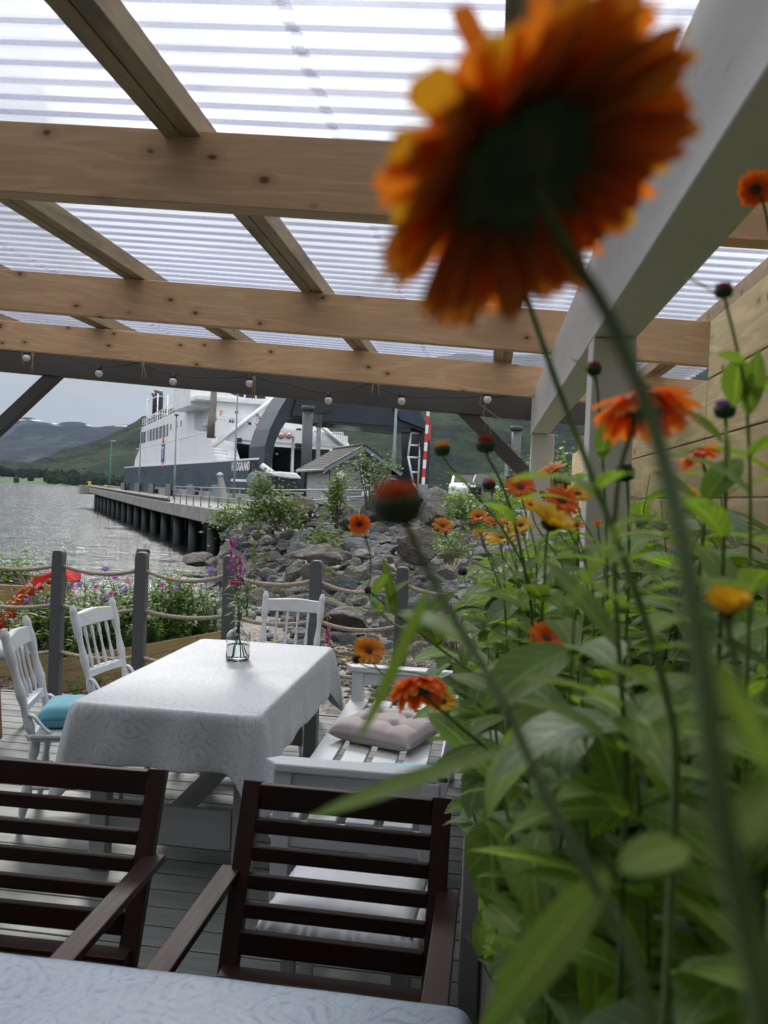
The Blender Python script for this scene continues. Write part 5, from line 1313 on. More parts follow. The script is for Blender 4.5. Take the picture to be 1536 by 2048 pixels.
# ================================================================ SHRUBS
def shrub(name, label, base, blobs, nleaf, lsize, seed, mat='bushleaf', stems=9, cat='shrub', group=None, par=None):
    r = random.Random(seed); t = thing(name, label, cat, base, group=group)
    st_ = MB(); lv = MB(); tips = []
    for k in range(stems):
        c, rad = blobs[k % len(blobs)]
        for q in range(2):
            tip = c+V(r.gauss(0, 1)*rad[0]*.5, r.gauss(0, 1)*rad[1]*.5, abs(r.gauss(0, 1))*rad[2]*.55)
            b = base+V(r.uniform(-.1, .1), r.uniform(-.1, .1), 0)*rad[0]*2
            pp = path([b, b.lerp(tip, .5)+V(r.uniform(-.1, .1), r.uniform(-.1, .1), .05)*rad[0], tip], 5)
            L_ = (tip-b).length; st_.tube(pp, [lerp(L_*.012, L_*.003, i/(len(pp)-1)) for i in range(len(pp))], 5); tips.append(pp)
    for i in range(nleaf):
        c, rad = blobs[r.choices(range(len(blobs)), [b_[1][0]*b_[1][2] for b_ in blobs])[0]]
        d = V(r.gauss(0, 1), r.gauss(0, 1), r.gauss(0, 1)).normalized()*(r.random()**.42)
        p = c+V(d.x*rad[0], d.y*rad[1], d.z*rad[2])
        if noise.noise(p*(2.2/max(rad[0], .2))+V(seed, 0, 0)) < -.12: continue
        if r.random() < .35:
            pp = r.choice(tips); p = pp[r.randrange(len(pp)//2, len(pp))]+V(r.gauss(0, 1), r.gauss(0, 1), r.gauss(0, 1))*lsize*2.2
        a = r.uniform(0, 6.28); ld = V(math.cos(a), math.sin(a), r.uniform(-.5, .8)).normalized(); sd = ld.cross(V(r.uniform(-1, 1), r.uniform(-1, 1), 1)).normalized()
        L_ = lsize*r.uniform(.6, 1.3)
        lv.add([p, p+ld*L_*.5+sd*L_*.32, p+ld*L_, p+ld*L_*.5-sd*L_*.32], [(0, 1, 2, 3)])
    st_.build('branches', MT['bark'], t); lv.build('foliage', MT[mat], t); return t
def blob(px, py, Z, rx, rz): c = P(px, py, Z); return (c, (rx*Z/1600, rx*Z/1600*.8, rz*Z/1600))
shrub('willow_shrub', 'bushy bright green shrub at the end of the quay railing', P(555, 1062, 28), [blob(520, 975, 28, 26, 30), blob(545, 1010, 28, 42, 42), blob(580, 1030, 28, 38, 34), blob(500, 1030, 28, 30, 25)], 3000, .15, 1)
shrub('willow_shrub', 'low light green shrub hanging over the near end of the quay', P(462, 1058, 29), [blob(462, 1035, 29, 32, 24), blob(440, 1045, 29, 14, 14)], 900, .14, 2, stems=6)
shrub('birch_sapling', 'slim upright sapling in front of the shed corner', P(672, 1058, 27), [blob(678, 965, 27, 16, 28), blob(668, 1010, 27, 22, 36), blob(672, 985, 27, 14, 30)], 1100, .15, 3, stems=7)
shrub('birch_sapling', 'spreading sapling before the shed gable', P(738, 1020, 28), [blob(722, 925, 28, 26, 26), blob(755, 940, 28, 26, 18), blob(738, 955, 28, 16, 36), blob(780, 932, 28, 20, 12)], 1000, .15, 4, stems=8)
shrub('low_shrub', 'small green shrub between boulders at mid bank', P(650, 1120, 20), [blob(650, 1088, 20, 34, 28)], 900, .10, 5, stems=5)
shrub('willow_shrub', 'dense green shrub on the bank left of the marigold cluster', P(930, 1060, 20), [blob(915, 1010, 20, 36, 34), blob(960, 1035, 20, 34, 30), blob(1010, 1010, 20, 40, 40)], 2300, .11, 6)
shrub('willow_shrub', 'tall yellow-green shrub behind the far whitewashed post', P(1120, 1060, 16), [blob(1095, 940, 16, 50, 50), blob(1050, 960, 16, 34, 34), blob(1130, 985, 16, 60, 60)], 3400, .10, 7)
shrub('low_shrub', 'low leafy weed patch right of the amber marigold on the bank', P(905, 1130, 17), [blob(905, 1090, 17, 46, 24)], 900, .07, 8, stems=5)
shrub('heather_shrub', 'wiry reddish-brown shrub beyond the rope fence at right', P(905, 1345, 7.6), [blob(905, 1240, 7.6, 62, 60), blob(860, 1290, 7.6, 44, 50)], 800, .022, 9, 'reddish', 26)
# foxglove beyond the fence
fx = thing('foxglove', 'pale pink foxglove beyond the rope fence at the foot of the bank', 'flower', P(655, 1345, 7.2)); tp = P(655, 1228, 7.2); bt = P(656, 1345, 7.2)
MB().tube([bt, tp], [.006, .003], 6).build('stem', MT['stem'], fx); mb = MB(); r = random.Random(2)
for k in range(20):
    t = r.uniform(0, .62); a = r.uniform(0, 6.28); c = tp.lerp(bt, t); d = V(math.cos(a), math.sin(a), -.9).normalized(); mb.lathe([(.004, 0), (.008, .015), (.010, .03), (.014, .038)], c, d, 8, False)
mb.build('bells', MT['pinkpetal'], fx); lf = MB()
for k in range(14): a = r.uniform(0, 6.28); leaf(lf, bt.lerp(tp, r.uniform(0, .4)), V(math.cos(a), math.sin(a), .5), V(0, 0, 1), .09, .03)
lf.build('leaves', MT['gardenleaf'], fx)

# ================================================================ PLANTERS AND GARDEN FLOWERS
def planter(label, p0, p1, depth, ztop, zbot, rows):
    """front face from p0 to p1 (xy), box goes back by depth"""
    p0 = V(p0.x, p0.y, 0); p1 = V(p1.x, p1.y, 0); d = (p1-p0); L_ = d.length; d.normalize(); n = V(-d.y, d.x, 0)
    t = thing('planter_box', label, 'planter', (p0+p1)/2+n*depth/2+V(0, 0, zbot)); h = (ztop-zbot)/rows
    for k in range(rows):
        z = zbot+h*(k+.5)
        for a, b in ((p0, p1), (p0+n*depth, p1+n*depth)): MB().bar(a+V(0, 0, z), b+V(0, 0, z), .03, h-.004).build('side_board', MT['planter'], t, bevel=.002)
        for a in (p0, p1): s_ = d*(-.016 if a is p0 else .016); MB().bar(a+s_-n*.016+V(0, 0, z), a+s_+n*(depth+.016)+V(0, 0, z), .03, h-.004).build('end_board', MT['planter'], t, bevel=.002)
    o = (p0+p1)/2+n*depth/2; rot = Matrix((d, n, V(0, 0, 1))).transposed(); MB().box(o+V(0, 0, ztop-.06-.15), (L_-.04, depth-.04, .3), rot).build('soil', MT['ground'], t)
    return p0, d, n, L_
a0, a1 = GZ(133, 1316, .17), GZ(441, 1262, .17); pln = planter('long timber planter full of violet and pink flowers behind the rope fence', a0, a1, 1.05, .17, -.16, 3)
b0, b1 = GZ(-80, 1166, .5), GZ(66, 1172, .5); pl2 = planter('raised timber planter of dark green leaves at the left edge by the water', b0, b1, 1.1, .5, .0, 2)
shrub('dark_bush', 'dark green leafy bush in the raised planter by the water', V(*((b0+b1)/2)[:2], .45)+V(.1, .5, 0), [blob(30, 1145, 10, 34, 22), blob(0, 1150, 10, 50, 20), blob(60, 1160, 10, 14, 12)], 1500, .06, 31, 'gardenleaf', 8)
def daisy(mb, c, ax, R_, n, wd, r, droop=0):
    ax = V(*ax).normalized(); a = ax.orthogonal().normalized(); b = ax.cross(a)
    for k in range(n):
        th = 2*math.pi*k/n+r.uniform(-.1, .1); d = a*math.cos(th)+b*math.sin(th)+ax*r.uniform(-.05, .2); leaf(mb, c, d, ax, R_*r.uniform(.85, 1.1), wd, .1+droop, .1, 3, belly=.8)
GF = [('purple', 'violet aster', 'violet'), ('magenta', 'pink aster', 'pink'), ('whitepetal', 'white daisy', 'white'), ('pinkpetal', 'rose cosmos', 'rose')]
r = random.Random(77)
p0_, d_, n_, L_ = pln
heads = {'purple': [(420, 1138), (505, 1170), (140, 1172), (120, 1192), (55, 1200), (95, 1205), (160, 1168), (250, 1180), (257, 1186), (360, 1165), (430, 1160), (412, 1163), (350, 1178), (340, 1220), (185, 1220), (210, 1138), (375, 1178), (75, 1195), (50, 1250), (435, 1215), (207, 1195)],
         'magenta': [(230, 1155), (222, 1187), (325, 1170), (192, 1173)], 'pinkpetal': [(75, 1172), (298, 1268), (383, 1172), (255, 1163)], 'whitepetal': [(212, 1303), (298, 1235), (145, 1236), (235, 1282), (395, 1180)]}
lab = {'purple': 'violet aster in the long planter', 'magenta': 'magenta bloom in the long planter', 'pinkpetal': 'rose pink bloom in the long planter', 'whitepetal': 'white daisy in the long planter'}
ORD = 'leftmost,second,third,fourth,fifth,sixth,seventh,eighth,ninth,tenth,eleventh,twelfth,thirteenth,fourteenth,fifteenth,sixteenth,seventeenth,eighteenth,nineteenth,twentieth,twenty-first'.split(',')
for kind, hs in heads.items():
    hs = sorted(hs)
    for i, (px, py) in enumerate(hs):
        if px > 470: continue
        off = r.uniform(.1, .7); rr_ = ray(px, py)
        # meet the vertical plane through the planter, some way back from its front
        q0 = p0_+n_*off; k = ((q0-CAM).dot(n_))/(rr_.dot(n_)); c = CAM+rr_*k
        if px < 128: c = P(px, py, 7.6)
        b = V(c.x, c.y, .08)+V(r.uniform(-.06, .06), r.uniform(-.04, .04), 0)
        s_ = (b-p0_).dot(d_)
        if s_ < .05 : b = p0_+d_*.08+n_*off; b.z = .08
        t = thing('garden_flower', lab[kind]+(', leftmost of its kind' if i == 0 else ', %s of its kind from the left' % ORD[i]), 'flower', b, group={'purple': 'violet asters', 'magenta': 'magenta garden flowers', 'pinkpetal': 'rose garden flowers', 'whitepetal': 'white daisies'}[kind]+' in the long planter')
        if c.z < b.z+.1: b.z = min(.08, c.z-.12)
        pp = path([b, b.lerp(c, .55)+V(r.uniform(-.03, .03), 0, .03), c-V(0, 0, .01)], 5)
        MB().tube(pp, [.0035-.0018*j/(len(pp)-1) for j in range(len(pp))], 5).build('stem', MT['stem'], t)
        lf = MB()
        for j in range(34):
            u = r.uniform(.1, .95); a = r.uniform(0, 6.28); leaf(lf, pp[int(u*(len(pp)-1))], V(math.cos(a), math.sin(a), r.uniform(0, .7)), V(0, 0, 1), r.uniform(.03, .075), r.uniform(.008, .016), r.uniform(0, .5), .2, 3)
        lf.build('leaves', MT['gardenleaf'], t); fl_ = MB()
        ax = V(r.uniform(-.4, .4), -.6, r.uniform(.4, 1)); Rr = {'purple': .052, 'magenta': .040, 'pinkpetal': .042, 'whitepetal': .042}[kind]
        daisy(fl_, c, ax, Rr, 22 if kind != 'pinkpetal' else 9, .007 if kind != 'pinkpetal' else .02, r)
        if kind == 'purple': daisy(fl_, c+ax.normalized()*.004, ax, Rr*.6, 14, .006, r, -.2)
        hd_ = fl_.build('petals', MT[kind], t); MB().lathe([(.009, -.003), (.008, .004), (0, .006)], c, ax, 8).build('disc', MT['ydisc'] if kind != 'magenta' else MT['disc'], t)
# leafy plants filling the planter
def filler(k, b, h, seed, lab_, grp, mat='gardenleaf', n=150):
    r = random.Random(seed); t = thing('leafy_plant', lab_, 'plant', b, group=grp); st_ = MB(); lf = MB()
    for q in range(7):
        tip = b+V(r.gauss(0, .10), r.gauss(0, .10), h*r.uniform(.6, 1.1)); pp = path([b, b.lerp(tip, .5)+V(0, 0, .03), tip], 5); st_.tube(pp, .0025, 5)
        for j in range(n//7):
            u = r.uniform(.05, 1); a = r.uniform(0, 6.28); leaf(lf, pp[int(u*(len(pp)-1))], V(math.cos(a), math.sin(a), r.uniform(-.2, .9)), V(0, 0, 1), r.uniform(.03, .08), r.uniform(.012, .026), r.uniform(0, .6), .2, 3)
    st_.build('stems', MT['stem'], t); lf.build('leaves', MT[mat], t); return t
proto = [filler(0, V(0, 0, 0), .40, 100+i, 'leafy green stems without blooms in the long planter', 'leafy plants in the long planter') for i in range(4)]
k = 0
for i in range(15):
    for j in range(5):
        if (i*5+j) % 8 == 7: continue
        b = p0_+d_*(L_+.25)*((i+.5+r.uniform(-.3, .3))/15)+n_*(.10+j*.20+r.uniform(-.05, .05)); b.z = .06
        o = proto[k] if k < 4 else copy_tree(proto[k % 4]); o.location = b; s_ = r.uniform(1.35, 1.75)*(1.0 if j else .7); o.scale = (s_, s_, s_*r.uniform(.85, 1.1)); o.rotation_euler = (0, 0, r.uniform(0, 6.28)); k += 1
for i in range(3):
    o = copy_tree(proto[i]); o.location = GZ(150+i*30, 1395, -.12)+V(0, .12*i, 0); o.scale = (.7, .7, .5); o['label'] = 'low weed growing at the foot of the long planter beside the deck'; o['group'] = 'weeds at the deck edge'
# ================================================================ RED SLIDE
sl_ = thing('plastic_slide', 'red plastic toy slide behind the first rope fence post', 'slide', GZ(60, 1260, -.1))
c1 = [P(-70, 1305, 7.9), P(-10, 1262, 8.0), P(40, 1205, 8.2), P(75, 1172, 8.35), P(105, 1157, 8.5), P(132, 1152, 8.6), P(148, 1160, 8.65)]
pp = path(c1, 6); mb = MB(); vs = []; m_ = len(pp)
wv = V(.07, .17, 0)
prf = [(-.5, .06), (-.42, .06), (-.40, .0), (.40, .0), (.42, .06), (.5, .06), (.5, .04), (.44, -.03), (-.44, -.03), (-.5, .04)]
for p in pp:
    for a, b in prf: vs.append(p+wv*a+V(0, 0, b))
n = len(prf); fs = [(i*n+k, i*n+(k+1) % n, (i+1)*n+(k+1) % n, (i+1)*n+k) for i in range(m_-1) for k in range(n)]+[tuple(range(n))[::-1], tuple((m_-1)*n+k for k in range(n))]
mb.add(vs, fs, True).build('chute', MT['red'], sl_)
for k in (-10, -6): MB().tube([pp[k]+wv*.3-V(0, 0, .02), V(pp[k].x, pp[k].y, -.12)+wv*.4], .025, 8).build('support', MT['red'], sl_); MB().tube([pp[k]-wv*.3-V(0, 0, .02), V(pp[k].x, pp[k].y, -.12)-wv*.4], .025, 8).build('support', MT['red'], sl_)
# ================================================================ HAZE
hb = MB().box((700, 5900, 600), (16600, 12200, 1210)).build('haze', MT['glass']); hb['kind'] = 'stuff'; hb['label'] = 'faint blue air haze over the fjord'; hb['category'] = 'haze'
hm = bpy.data.materials.new('air_haze'); hm.use_nodes = True; t_ = hm.node_tree; t_.nodes.clear()
o_ = t_.nodes.new('ShaderNodeOutputMaterial'); v_ = t_.nodes.new('ShaderNodeVolumePrincipled'); v_.inputs['Color'].default_value = (.33, .48, .76, 1); v_.inputs['Density'].default_value = 3.4e-5; v_.inputs['Anisotropy'].default_value = .0
t_.links.new(v_.outputs[0], o_.inputs['Volume']); hb.data.materials.clear(); hb.data.materials.append(hm)
# ================================================================ RAISED FLOWER BED
def proj(p):
    v = Vector(p)-CAM; d = v.dot(fwd); return 768+v.dot(rt)/d*FPX, 1024-v.dot(up)/d*FPX, d
rb = thing('raised_bed', 'tall grey boarded flower bed full of marigolds along the right side', 'flower bed', (.38, 2.2, 0))
RIM = .93
x = -.28
yy = -.25
while yy < 2.38:
    MB().box((.052, yy+.05, RIM/2), (.022, .094, RIM)).build('side_board', MT['planterpaint'], rb, bevel=.003) if yy > .9 else None; yy += .1
MB().box((.052, .3, RIM/2), (.022, 1.18, RIM)).build('side_board', MT['planterpaint'], rb)
MB().box((.028, 3.7, RIM/2), (.022, 2.5, RIM)).build('side_board', MT['planterpaint'], rb, bevel=.003)
MB().box((.0, 2.47, .49), (.062, .062, .98)).build('corner_post', MT['whitegrey'], rb, bevel=.005)
MB().box((.36, 4.96, RIM/2), (.64, .022, RIM)).build('end_board', MT['planterpaint'], rb)
MB().box((.37, 2.3, RIM-.07-.2), (.61, 5.3, .4)).build('soil', MT['ground'], rb)
lin = MB(); r = random.Random(6)
def lf_(a, b):
    y = lerp(-.2, 4.9, a); w_ = .5+.5*noise.noise(V(y*3, 0, 0)); return V(.066+.10*b+.012*noise.noise(V(y*9, b*3, 2)), y, RIM+.022+.012*math.sin(b*3)-b*b*.09*(1+w_)+.010*noise.noise(V(y*12, b*4, 5)))
lin.grid(lf_, 120, 8); lin.build('fleece_liner', MT['liner'], rb, solid=.002)
def lf2(a, b):
    y = lerp(.3, 2.3, a); dr = .16+.10*noise.noise(V(y*2.5, 1, 0)); return V(.064-.02*math.sin(b*1.6)*(1 if b > .05 else 1)-.004*noise.noise(V(y*9, b*3, 1)), y, RIM+.022-dr*b)
MB().grid(lf2, 60, 8).build('fleece_liner', MT['liner'], rb, solid=.002)
# ---------------------------------------------------------------- marigold builder
def cam_dir(r_, u_, f_): return (rt*r_+up*u_+fwd*f_).normalized()
def flower_head(t, c, ax, R_, n, layers, mat, el=.25, curl=.25, wid=.24, inner=None, r=random, calyx=True, disc='disc', name='petals'):
    ax = ax.normalized(); a = ax.orthogonal().normalized(); b = ax.cross(a); mb = MB(); mi = MB()
    for L_ in range(layers):
        tgt = mi if (inner and L_ > 0) else mb
        for k in range(n):
            th = 2*math.pi*(k+L_*.5)/n+r.uniform(-.09, .09); e_ = el+L_*.22+r.uniform(-.12, .12)
            d = (a*math.cos(th)+b*math.sin(th))*math.cos(e_)+ax*math.sin(e_)
            petal(tgt, c+(a*math.cos(th)+b*math.sin(th))*R_*.12+ax*R_*.03*L_, d, ax, R_*(.92-.1*L_)*r.uniform(.86, 1.08), R_*wid*r.uniform(.85, 1.15), curl*r.uniform(.6, 1.5), .12, 6, twist=r.uniform(-.25, .25), r=r)
    o = mb.build(name, MT[mat], t)
    if inner: mi.build('inner_petals', MT[inner], t)
    MB().lathe([(R_*.30, -R_*.02), (R_*.30, R_*.05), (R_*.22, R_*.12), (0, R_*.15)], c, ax, 14).build('disc', MT[disc], t)
    if calyx:
        mb = MB().lathe([(R_*.06, -R_*.20), (R_*.20, -R_*.15), (R_*.30, -R_*.05), (R_*.30, 0)], c, ax, 12)
        for k in range(16):
            th = 2*math.pi*k/16; d = (a*math.cos(th)+b*math.sin(th))*math.cos(el)+ax*(math.sin(el)-.12); leaf(mb, c-ax*R_*.10, d, ax, R_*.52, R_*.12, -.05, .2, 4)
        mb.build('calyx', MT['calyx'], t)
def bud_head(t, c, ax, R_, mat, r):
    ax = ax.normalized(); a = ax.orthogonal().normalized(); b = ax.cross(a)
    mb = MB().lathe([(R_*.2, -R_*.9), (R_*.75, -R_*.75), (R_*.98, -R_*.25), (R_*.97, R_*.0), (R_*.85, R_*.2)], c, ax, 14)
    for k in range(16):
        th = 2*math.pi*k/16; q = a*math.cos(th)+b*math.sin(th); leaf(mb, c+q*R_*.8-ax*R_*.6, (ax+q*.18).normalized(), q, R_*.95, R_*.34, -.1, .2, 4)
    mb.build('calyx', MT['calyx'], t); mp2 = MB()
    for L_ in range(3):
        for k in range(14):
            th = 2*math.pi*(k+L_*.4)/14; q = a*math.cos(th)+b*math.sin(th); leaf(mp2, c+q*R_*(.84-.27*L_)+ax*R_*.02, (ax-q*(.15+.1*L_)).normalized(), -q, R_*r.uniform(.7, .9), R_*.40, .2, .2, 4)
    mp2.build('petals', MT[mat], t)
SOIL = RIM-.07
def stem_path(pts, root=True, r=random):
    """pts: (px,py,depth) from the flower downwards"""
    q = [P(*p) for p in pts]
    l = q[-1]
    if root:
        bx = min(.62, max(.10, l.x+r.uniform(-.03, .05))); by = max(.12, l.y+r.uniform(-.05, .06))
        if pts[-1][2] < .3: bx, by = l.x, l.y
        h = l.z-SOIL; dn = (l-q[-2]).normalized()
        if h > .12:
            a_ = l+(dn*.6+V(0, 0, -.6)).normalized()*.035; q.append(a_)
            for f in (.15, .38, .7): q.append(V(lerp(a_.x, bx, f), lerp(a_.y, by, f), lerp(a_.z, SOIL, f)))
        q.append(V(bx, by, SOIL-.02))
    return q
def marigold(label, pts, R_px, kind, ax, mat, n=22, layers=2, rad=None, nleaf=8, leafL=.10, seed=0, hero=(), name='marigold', cat='marigold', lrange=(.08, .80), lw=.028, **kw):
    r = random.Random(seed+1000); q = stem_path(pts, True, r)
    t = thing(name, label, cat, q[-1]); pp = path(q[::-1], 5); c = q[0]; R_ = R_px*pts[0][2]/1600
    rad = (rad or .0018)*.9
    if pts[-1][2] < 1.1 and nleaf: nleaf = int(nleaf*2.2)
    MB().tube(pp, [lerp(rad*1.35, rad*.85, i/(len(pp)-1)) for i in range(len(pp))], 8).build('stem', MT['stem'], t)
    axv = cam_dir(*ax)
    if kind == 'f': flower_head(t, c, axv, R_, n, layers, mat, r=r, **kw)
    elif kind == 'b': bud_head(t, c, axv, R_, mat, r)
    lf = MB()
    for k in range(nleaf):
        u = lerp(lrange[0], lrange[1], (k+r.random()*.6)/max(1, nleaf)); i = int(u*(len(pp)-1)); a = k*2.4+r.uniform(-.4, .4)
        d = V(math.cos(a), math.sin(a), r.uniform(.2, 1.0)).normalized(); L_ = leafL*r.uniform(.6, 1.15)*(1.1-.5*u)
        tipx, tipy, td = proj(pp[i]+d*L_)
        if tipx < pl(tipy, [(600, 1040), (1000, 830), (1200, 700), (1500, 880), (2100, 1000)]) and L_ > .05 or td < .12: d = V(abs(d.x), d.y, d.z); 
        leaf(lf, pp[i], d, V(0, 0, 1), L_, min(lw, L_*.32)*r.uniform(.8, 1.1), r.uniform(.05, .5), .22, 8, belly=1.2, rnd=.55)
    for (b_, t_, wpx, cu) in hero:
        A0, A1 = P(*b_), P(*t_); leaf(lf, A0, A1-A0, (V(0, 0, 1)-fwd*.6), (A1-A0).length*1.05, wpx*(b_[2]+t_[2])/2/1600, cu, .18, 10, belly=1.05, rnd=.55)
    lf.build('leaves', MT['leaf'], t); return t
# 1. the big out-of-focus bloom seen from behind
r = random.Random(9)
m1_ = marigold('huge out-of-focus orange marigold seen from behind at the top right', [(1058, 350, .2), (1128, 490, .2), (1200, 600, .19), (1262, 730, .18), (1322, 900, .17), (1368, 1100, .155), (1400, 1300, .145), (1440, 1600, .135), (1490, 1850, .13), (1535, 2080, .125)],
    320, 'x', (0, 1, 0), 'bigpetal', rad=.0023, nleaf=0, hero=[((1330, 950, .17), (1120, 1190, .20), 70, .1), ((1400, 1320, .15), (1600, 1560, .15), 100, .2), ((1440, 1700, .14), (1640, 1500, .16), 90, -.1)])
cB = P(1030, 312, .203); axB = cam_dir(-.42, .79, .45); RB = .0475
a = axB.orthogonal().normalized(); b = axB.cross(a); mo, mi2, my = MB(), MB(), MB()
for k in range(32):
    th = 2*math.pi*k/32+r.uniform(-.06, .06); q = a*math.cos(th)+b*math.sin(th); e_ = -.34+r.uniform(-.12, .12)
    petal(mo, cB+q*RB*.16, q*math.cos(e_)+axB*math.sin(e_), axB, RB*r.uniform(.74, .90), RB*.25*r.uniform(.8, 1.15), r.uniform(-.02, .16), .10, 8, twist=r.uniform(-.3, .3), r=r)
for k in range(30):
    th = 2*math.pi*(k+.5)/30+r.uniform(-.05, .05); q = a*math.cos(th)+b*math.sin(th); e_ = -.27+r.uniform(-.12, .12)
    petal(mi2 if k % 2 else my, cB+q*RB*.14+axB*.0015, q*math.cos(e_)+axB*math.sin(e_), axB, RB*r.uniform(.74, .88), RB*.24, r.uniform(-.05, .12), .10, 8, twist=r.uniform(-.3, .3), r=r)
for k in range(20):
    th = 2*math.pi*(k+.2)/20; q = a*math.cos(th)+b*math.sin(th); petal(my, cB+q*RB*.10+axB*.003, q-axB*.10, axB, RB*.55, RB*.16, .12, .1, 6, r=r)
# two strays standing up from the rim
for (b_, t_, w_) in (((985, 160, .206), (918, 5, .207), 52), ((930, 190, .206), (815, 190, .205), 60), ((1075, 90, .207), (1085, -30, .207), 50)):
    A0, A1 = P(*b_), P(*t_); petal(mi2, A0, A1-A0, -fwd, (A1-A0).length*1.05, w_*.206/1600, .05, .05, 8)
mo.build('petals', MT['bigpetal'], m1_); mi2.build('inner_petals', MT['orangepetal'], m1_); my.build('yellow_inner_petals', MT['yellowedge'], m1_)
MB().lathe([(RB*.30, 0), (RB*.30, .002), (0, .005)], cB, axB, 16).build('disc', MT['disc'], m1_)
mb = MB().lathe([(RB*.05, -RB*.17), (RB*.10, -RB*.15), (RB*.24, -RB*.07), (RB*.34, 0)], cB, axB, 16)
for k in range(22): th = 2*math.pi*k/22; q = a*math.cos(th)+b*math.sin(th); leaf(mb, cB+q*RB*.16-axB*RB*.07, q+axB*(r.uniform(-.05, .05)-.34), axB, RB*r.uniform(.26, .40), RB*.12, -.02, .2, 5)
mb.build('calyx', MT['calyx'], m1_)
# 2. others, nearest first
marigold('large blurred red-tipped marigold bud in the middle of the view', [(795, 1003, .3), (822, 1070, .3), (850, 1130, .3), (905, 1230, .29), (965, 1330, .28), (1010, 1410, .27), (1065, 1530, .26), (1120, 1640, .25), (1190, 1770, .24), (1260, 1900, .23), (1310, 2080, .22)],
    54, 'b', (-.1, .85, -.1), 'rustpetal', rad=.0017, nleaf=0, seed=2, hero=[((1010, 1500, .27), (610, 1625, .28), 44, .05), ((860, 1170, .30), (735, 1480, .31), 30, -.1), ((1215, 1750, .24), (960, 2060, .23), 90, .05), ((1240, 1740, .24), (1390, 1660, .25), 80, .3), ((950, 1290, .29), (800, 1190, .32), 46, .2)])
marigold('orange marigold with drooping petals behind the thick blurred stem', [(1287, 795, .5), (1265, 860, .5), (1238, 950, .5), (1228, 1100, .5), (1238, 1300, .5), (1250, 1480, .5)], 120, 'f', (.02, .93, .28), 'orangepetal', n=22, layers=2, el=-.45, curl=.30, seed=3, nleaf=7, leafL=.11, lrange=(.2, .62))
marigold('orange marigold seen from behind hanging over the bench', [(838, 1368, .75), (860, 1402, .75), (905, 1440, .76), (970, 1495, .77), (1050, 1560, .78)], 74, 'f', (-.05, .80, .45), 'orangepetal', n=20, layers=3, el=-.35, curl=.35, seed=4, nleaf=6, leafL=.10, hero=[((960, 1490, .77), (870, 1520, .77), 24, .1), ((1000, 1390, .7), (900, 1330, .74), 40, .2)])
marigold('small round orange marigold facing the view before the rocks, leftmost on a long stem', [(719, 1049, 1.35), (733, 1080, 1.36), (742, 1130, 1.36), (738, 1185, 1.34), (752, 1220, 1.32), (800, 1255, 1.28), (870, 1285, 1.2), (960, 1330, 1.12), (1040, 1400, 1.05)], 23, 'f', (-.1, .12, -1), 'orangepetal', n=20, layers=2, el=.12, curl=.1, seed=5, nleaf=7, leafL=.07, rad=.0016, lrange=(.4, .8))
marigold('bright yellow marigold with splayed petals right of centre', [(1098, 1050, .9), (1092, 1090, .9), (1088, 1180, .9), (1075, 1320, .9)], 58, 'f', (.35, .75, -.35), 'yellowpetal', n=14, layers=2, el=.55, curl=.1, seed=6, nleaf=8)
marigold('orange marigold cut off by the right edge below the white beam', [(1512, 378, .8), (1530, 420, .8), (1545, 520, .8), (1550, 700, .8), (1545, 900, .8)], 42, 'f', (-.4, -.35, -.6), 'orangepetal', n=18, layers=3, el=-.1, curl=.3, seed=7, nleaf=4)
marigold('small orange marigold before the planks at the right', [(1392, 905, .7), (1412, 950, .7), (1408, 1050, .7), (1395, 1200, .7)], 54, 'f', (-.35, .80, .15), 'orangepetal', n=18, layers=2, el=-.25, curl=.35, seed=8, nleaf=7, hero=[((1405, 1020, .68), (1330, 930, .66), 70, .2), ((1410, 1000, .6), (1480, 900, .6), 60, .3)])
marigold('blurred half-open yellow marigold at the right edge', [(1455, 1225, .34), (1462, 1290, .34), (1490, 1400, .33), (1530, 1540, .32)], 60, 'f', (-.05, .85, -.3), 'yellowpetal', n=22, layers=4, el=.75, curl=-.12, wid=.3, seed=9, nleaf=2, leafL=.05)
marigold('dark red bud high before the far whitewashed post', [(1188, 737, .75), (1193, 765, .75), (1198, 820, .76), (1210, 1000, .78), (1215, 1200, .8)], 16, 'b', (0, 1, 0), 'redpetal', seed=10, nleaf=8, rad=.0014, leafL=.08, hero=[((1192, 765, .75), (1148, 712, .74), 24, .1), ((1200, 915, .76), (1225, 830, .74), 46, .1)])
marigold('dark purple-red bud above the planks at the top right', [(1447, 580, .55), (1453, 610, .55), (1470, 680, .55), (1490, 780, .55), (1500, 950, .56), (1500, 1150, .56)], 19, 'b', (-.1, .9, -.1), 'redpetal', seed=11, nleaf=6, rad=.0013, hero=[((1430, 588, .55), (1368, 548, .55), 22, .1), ((1478, 718, .55), (1470, 808, .55), 60, .1), ((1495, 830, .55), (1520, 700, .55), 40, .1)])
marigold('green bud with mauve tip before the planks', [(1450, 818, .6), (1452, 860, .6), (1452, 960, .6), (1445, 1150, .6)], 22, 'b', (0, 1, 0), 'purple', seed=12, nleaf=7, hero=[((1445, 885, .6), (1380, 812, .6), 40, .15), ((1455, 960, .6), (1460, 850, .58), 50, .1)])
marigold('small orange-green bud on a thin stem left of the red one', [(884, 897, 1.0), (890, 920, 1.0), (920, 955, 1.0), (965, 1005, 1.0), (1010, 1065, 1.0), (1050, 1140, 1.0)], 17, 'b', (-.1, .9, 0), 'amberpetal', seed=13, nleaf=6, rad=.0016, leafL=.08)
marigold('red bud on a dark stem left of the far white post', [(971, 888, .9), (976, 915, .9), (1000, 960, .9), (1030, 1050, .9), (1060, 1200, .9)], 20, 'b', (0, .95, -.1), 'redpetal', seed=14, nleaf=7, rad=.0018, leafL=.09)
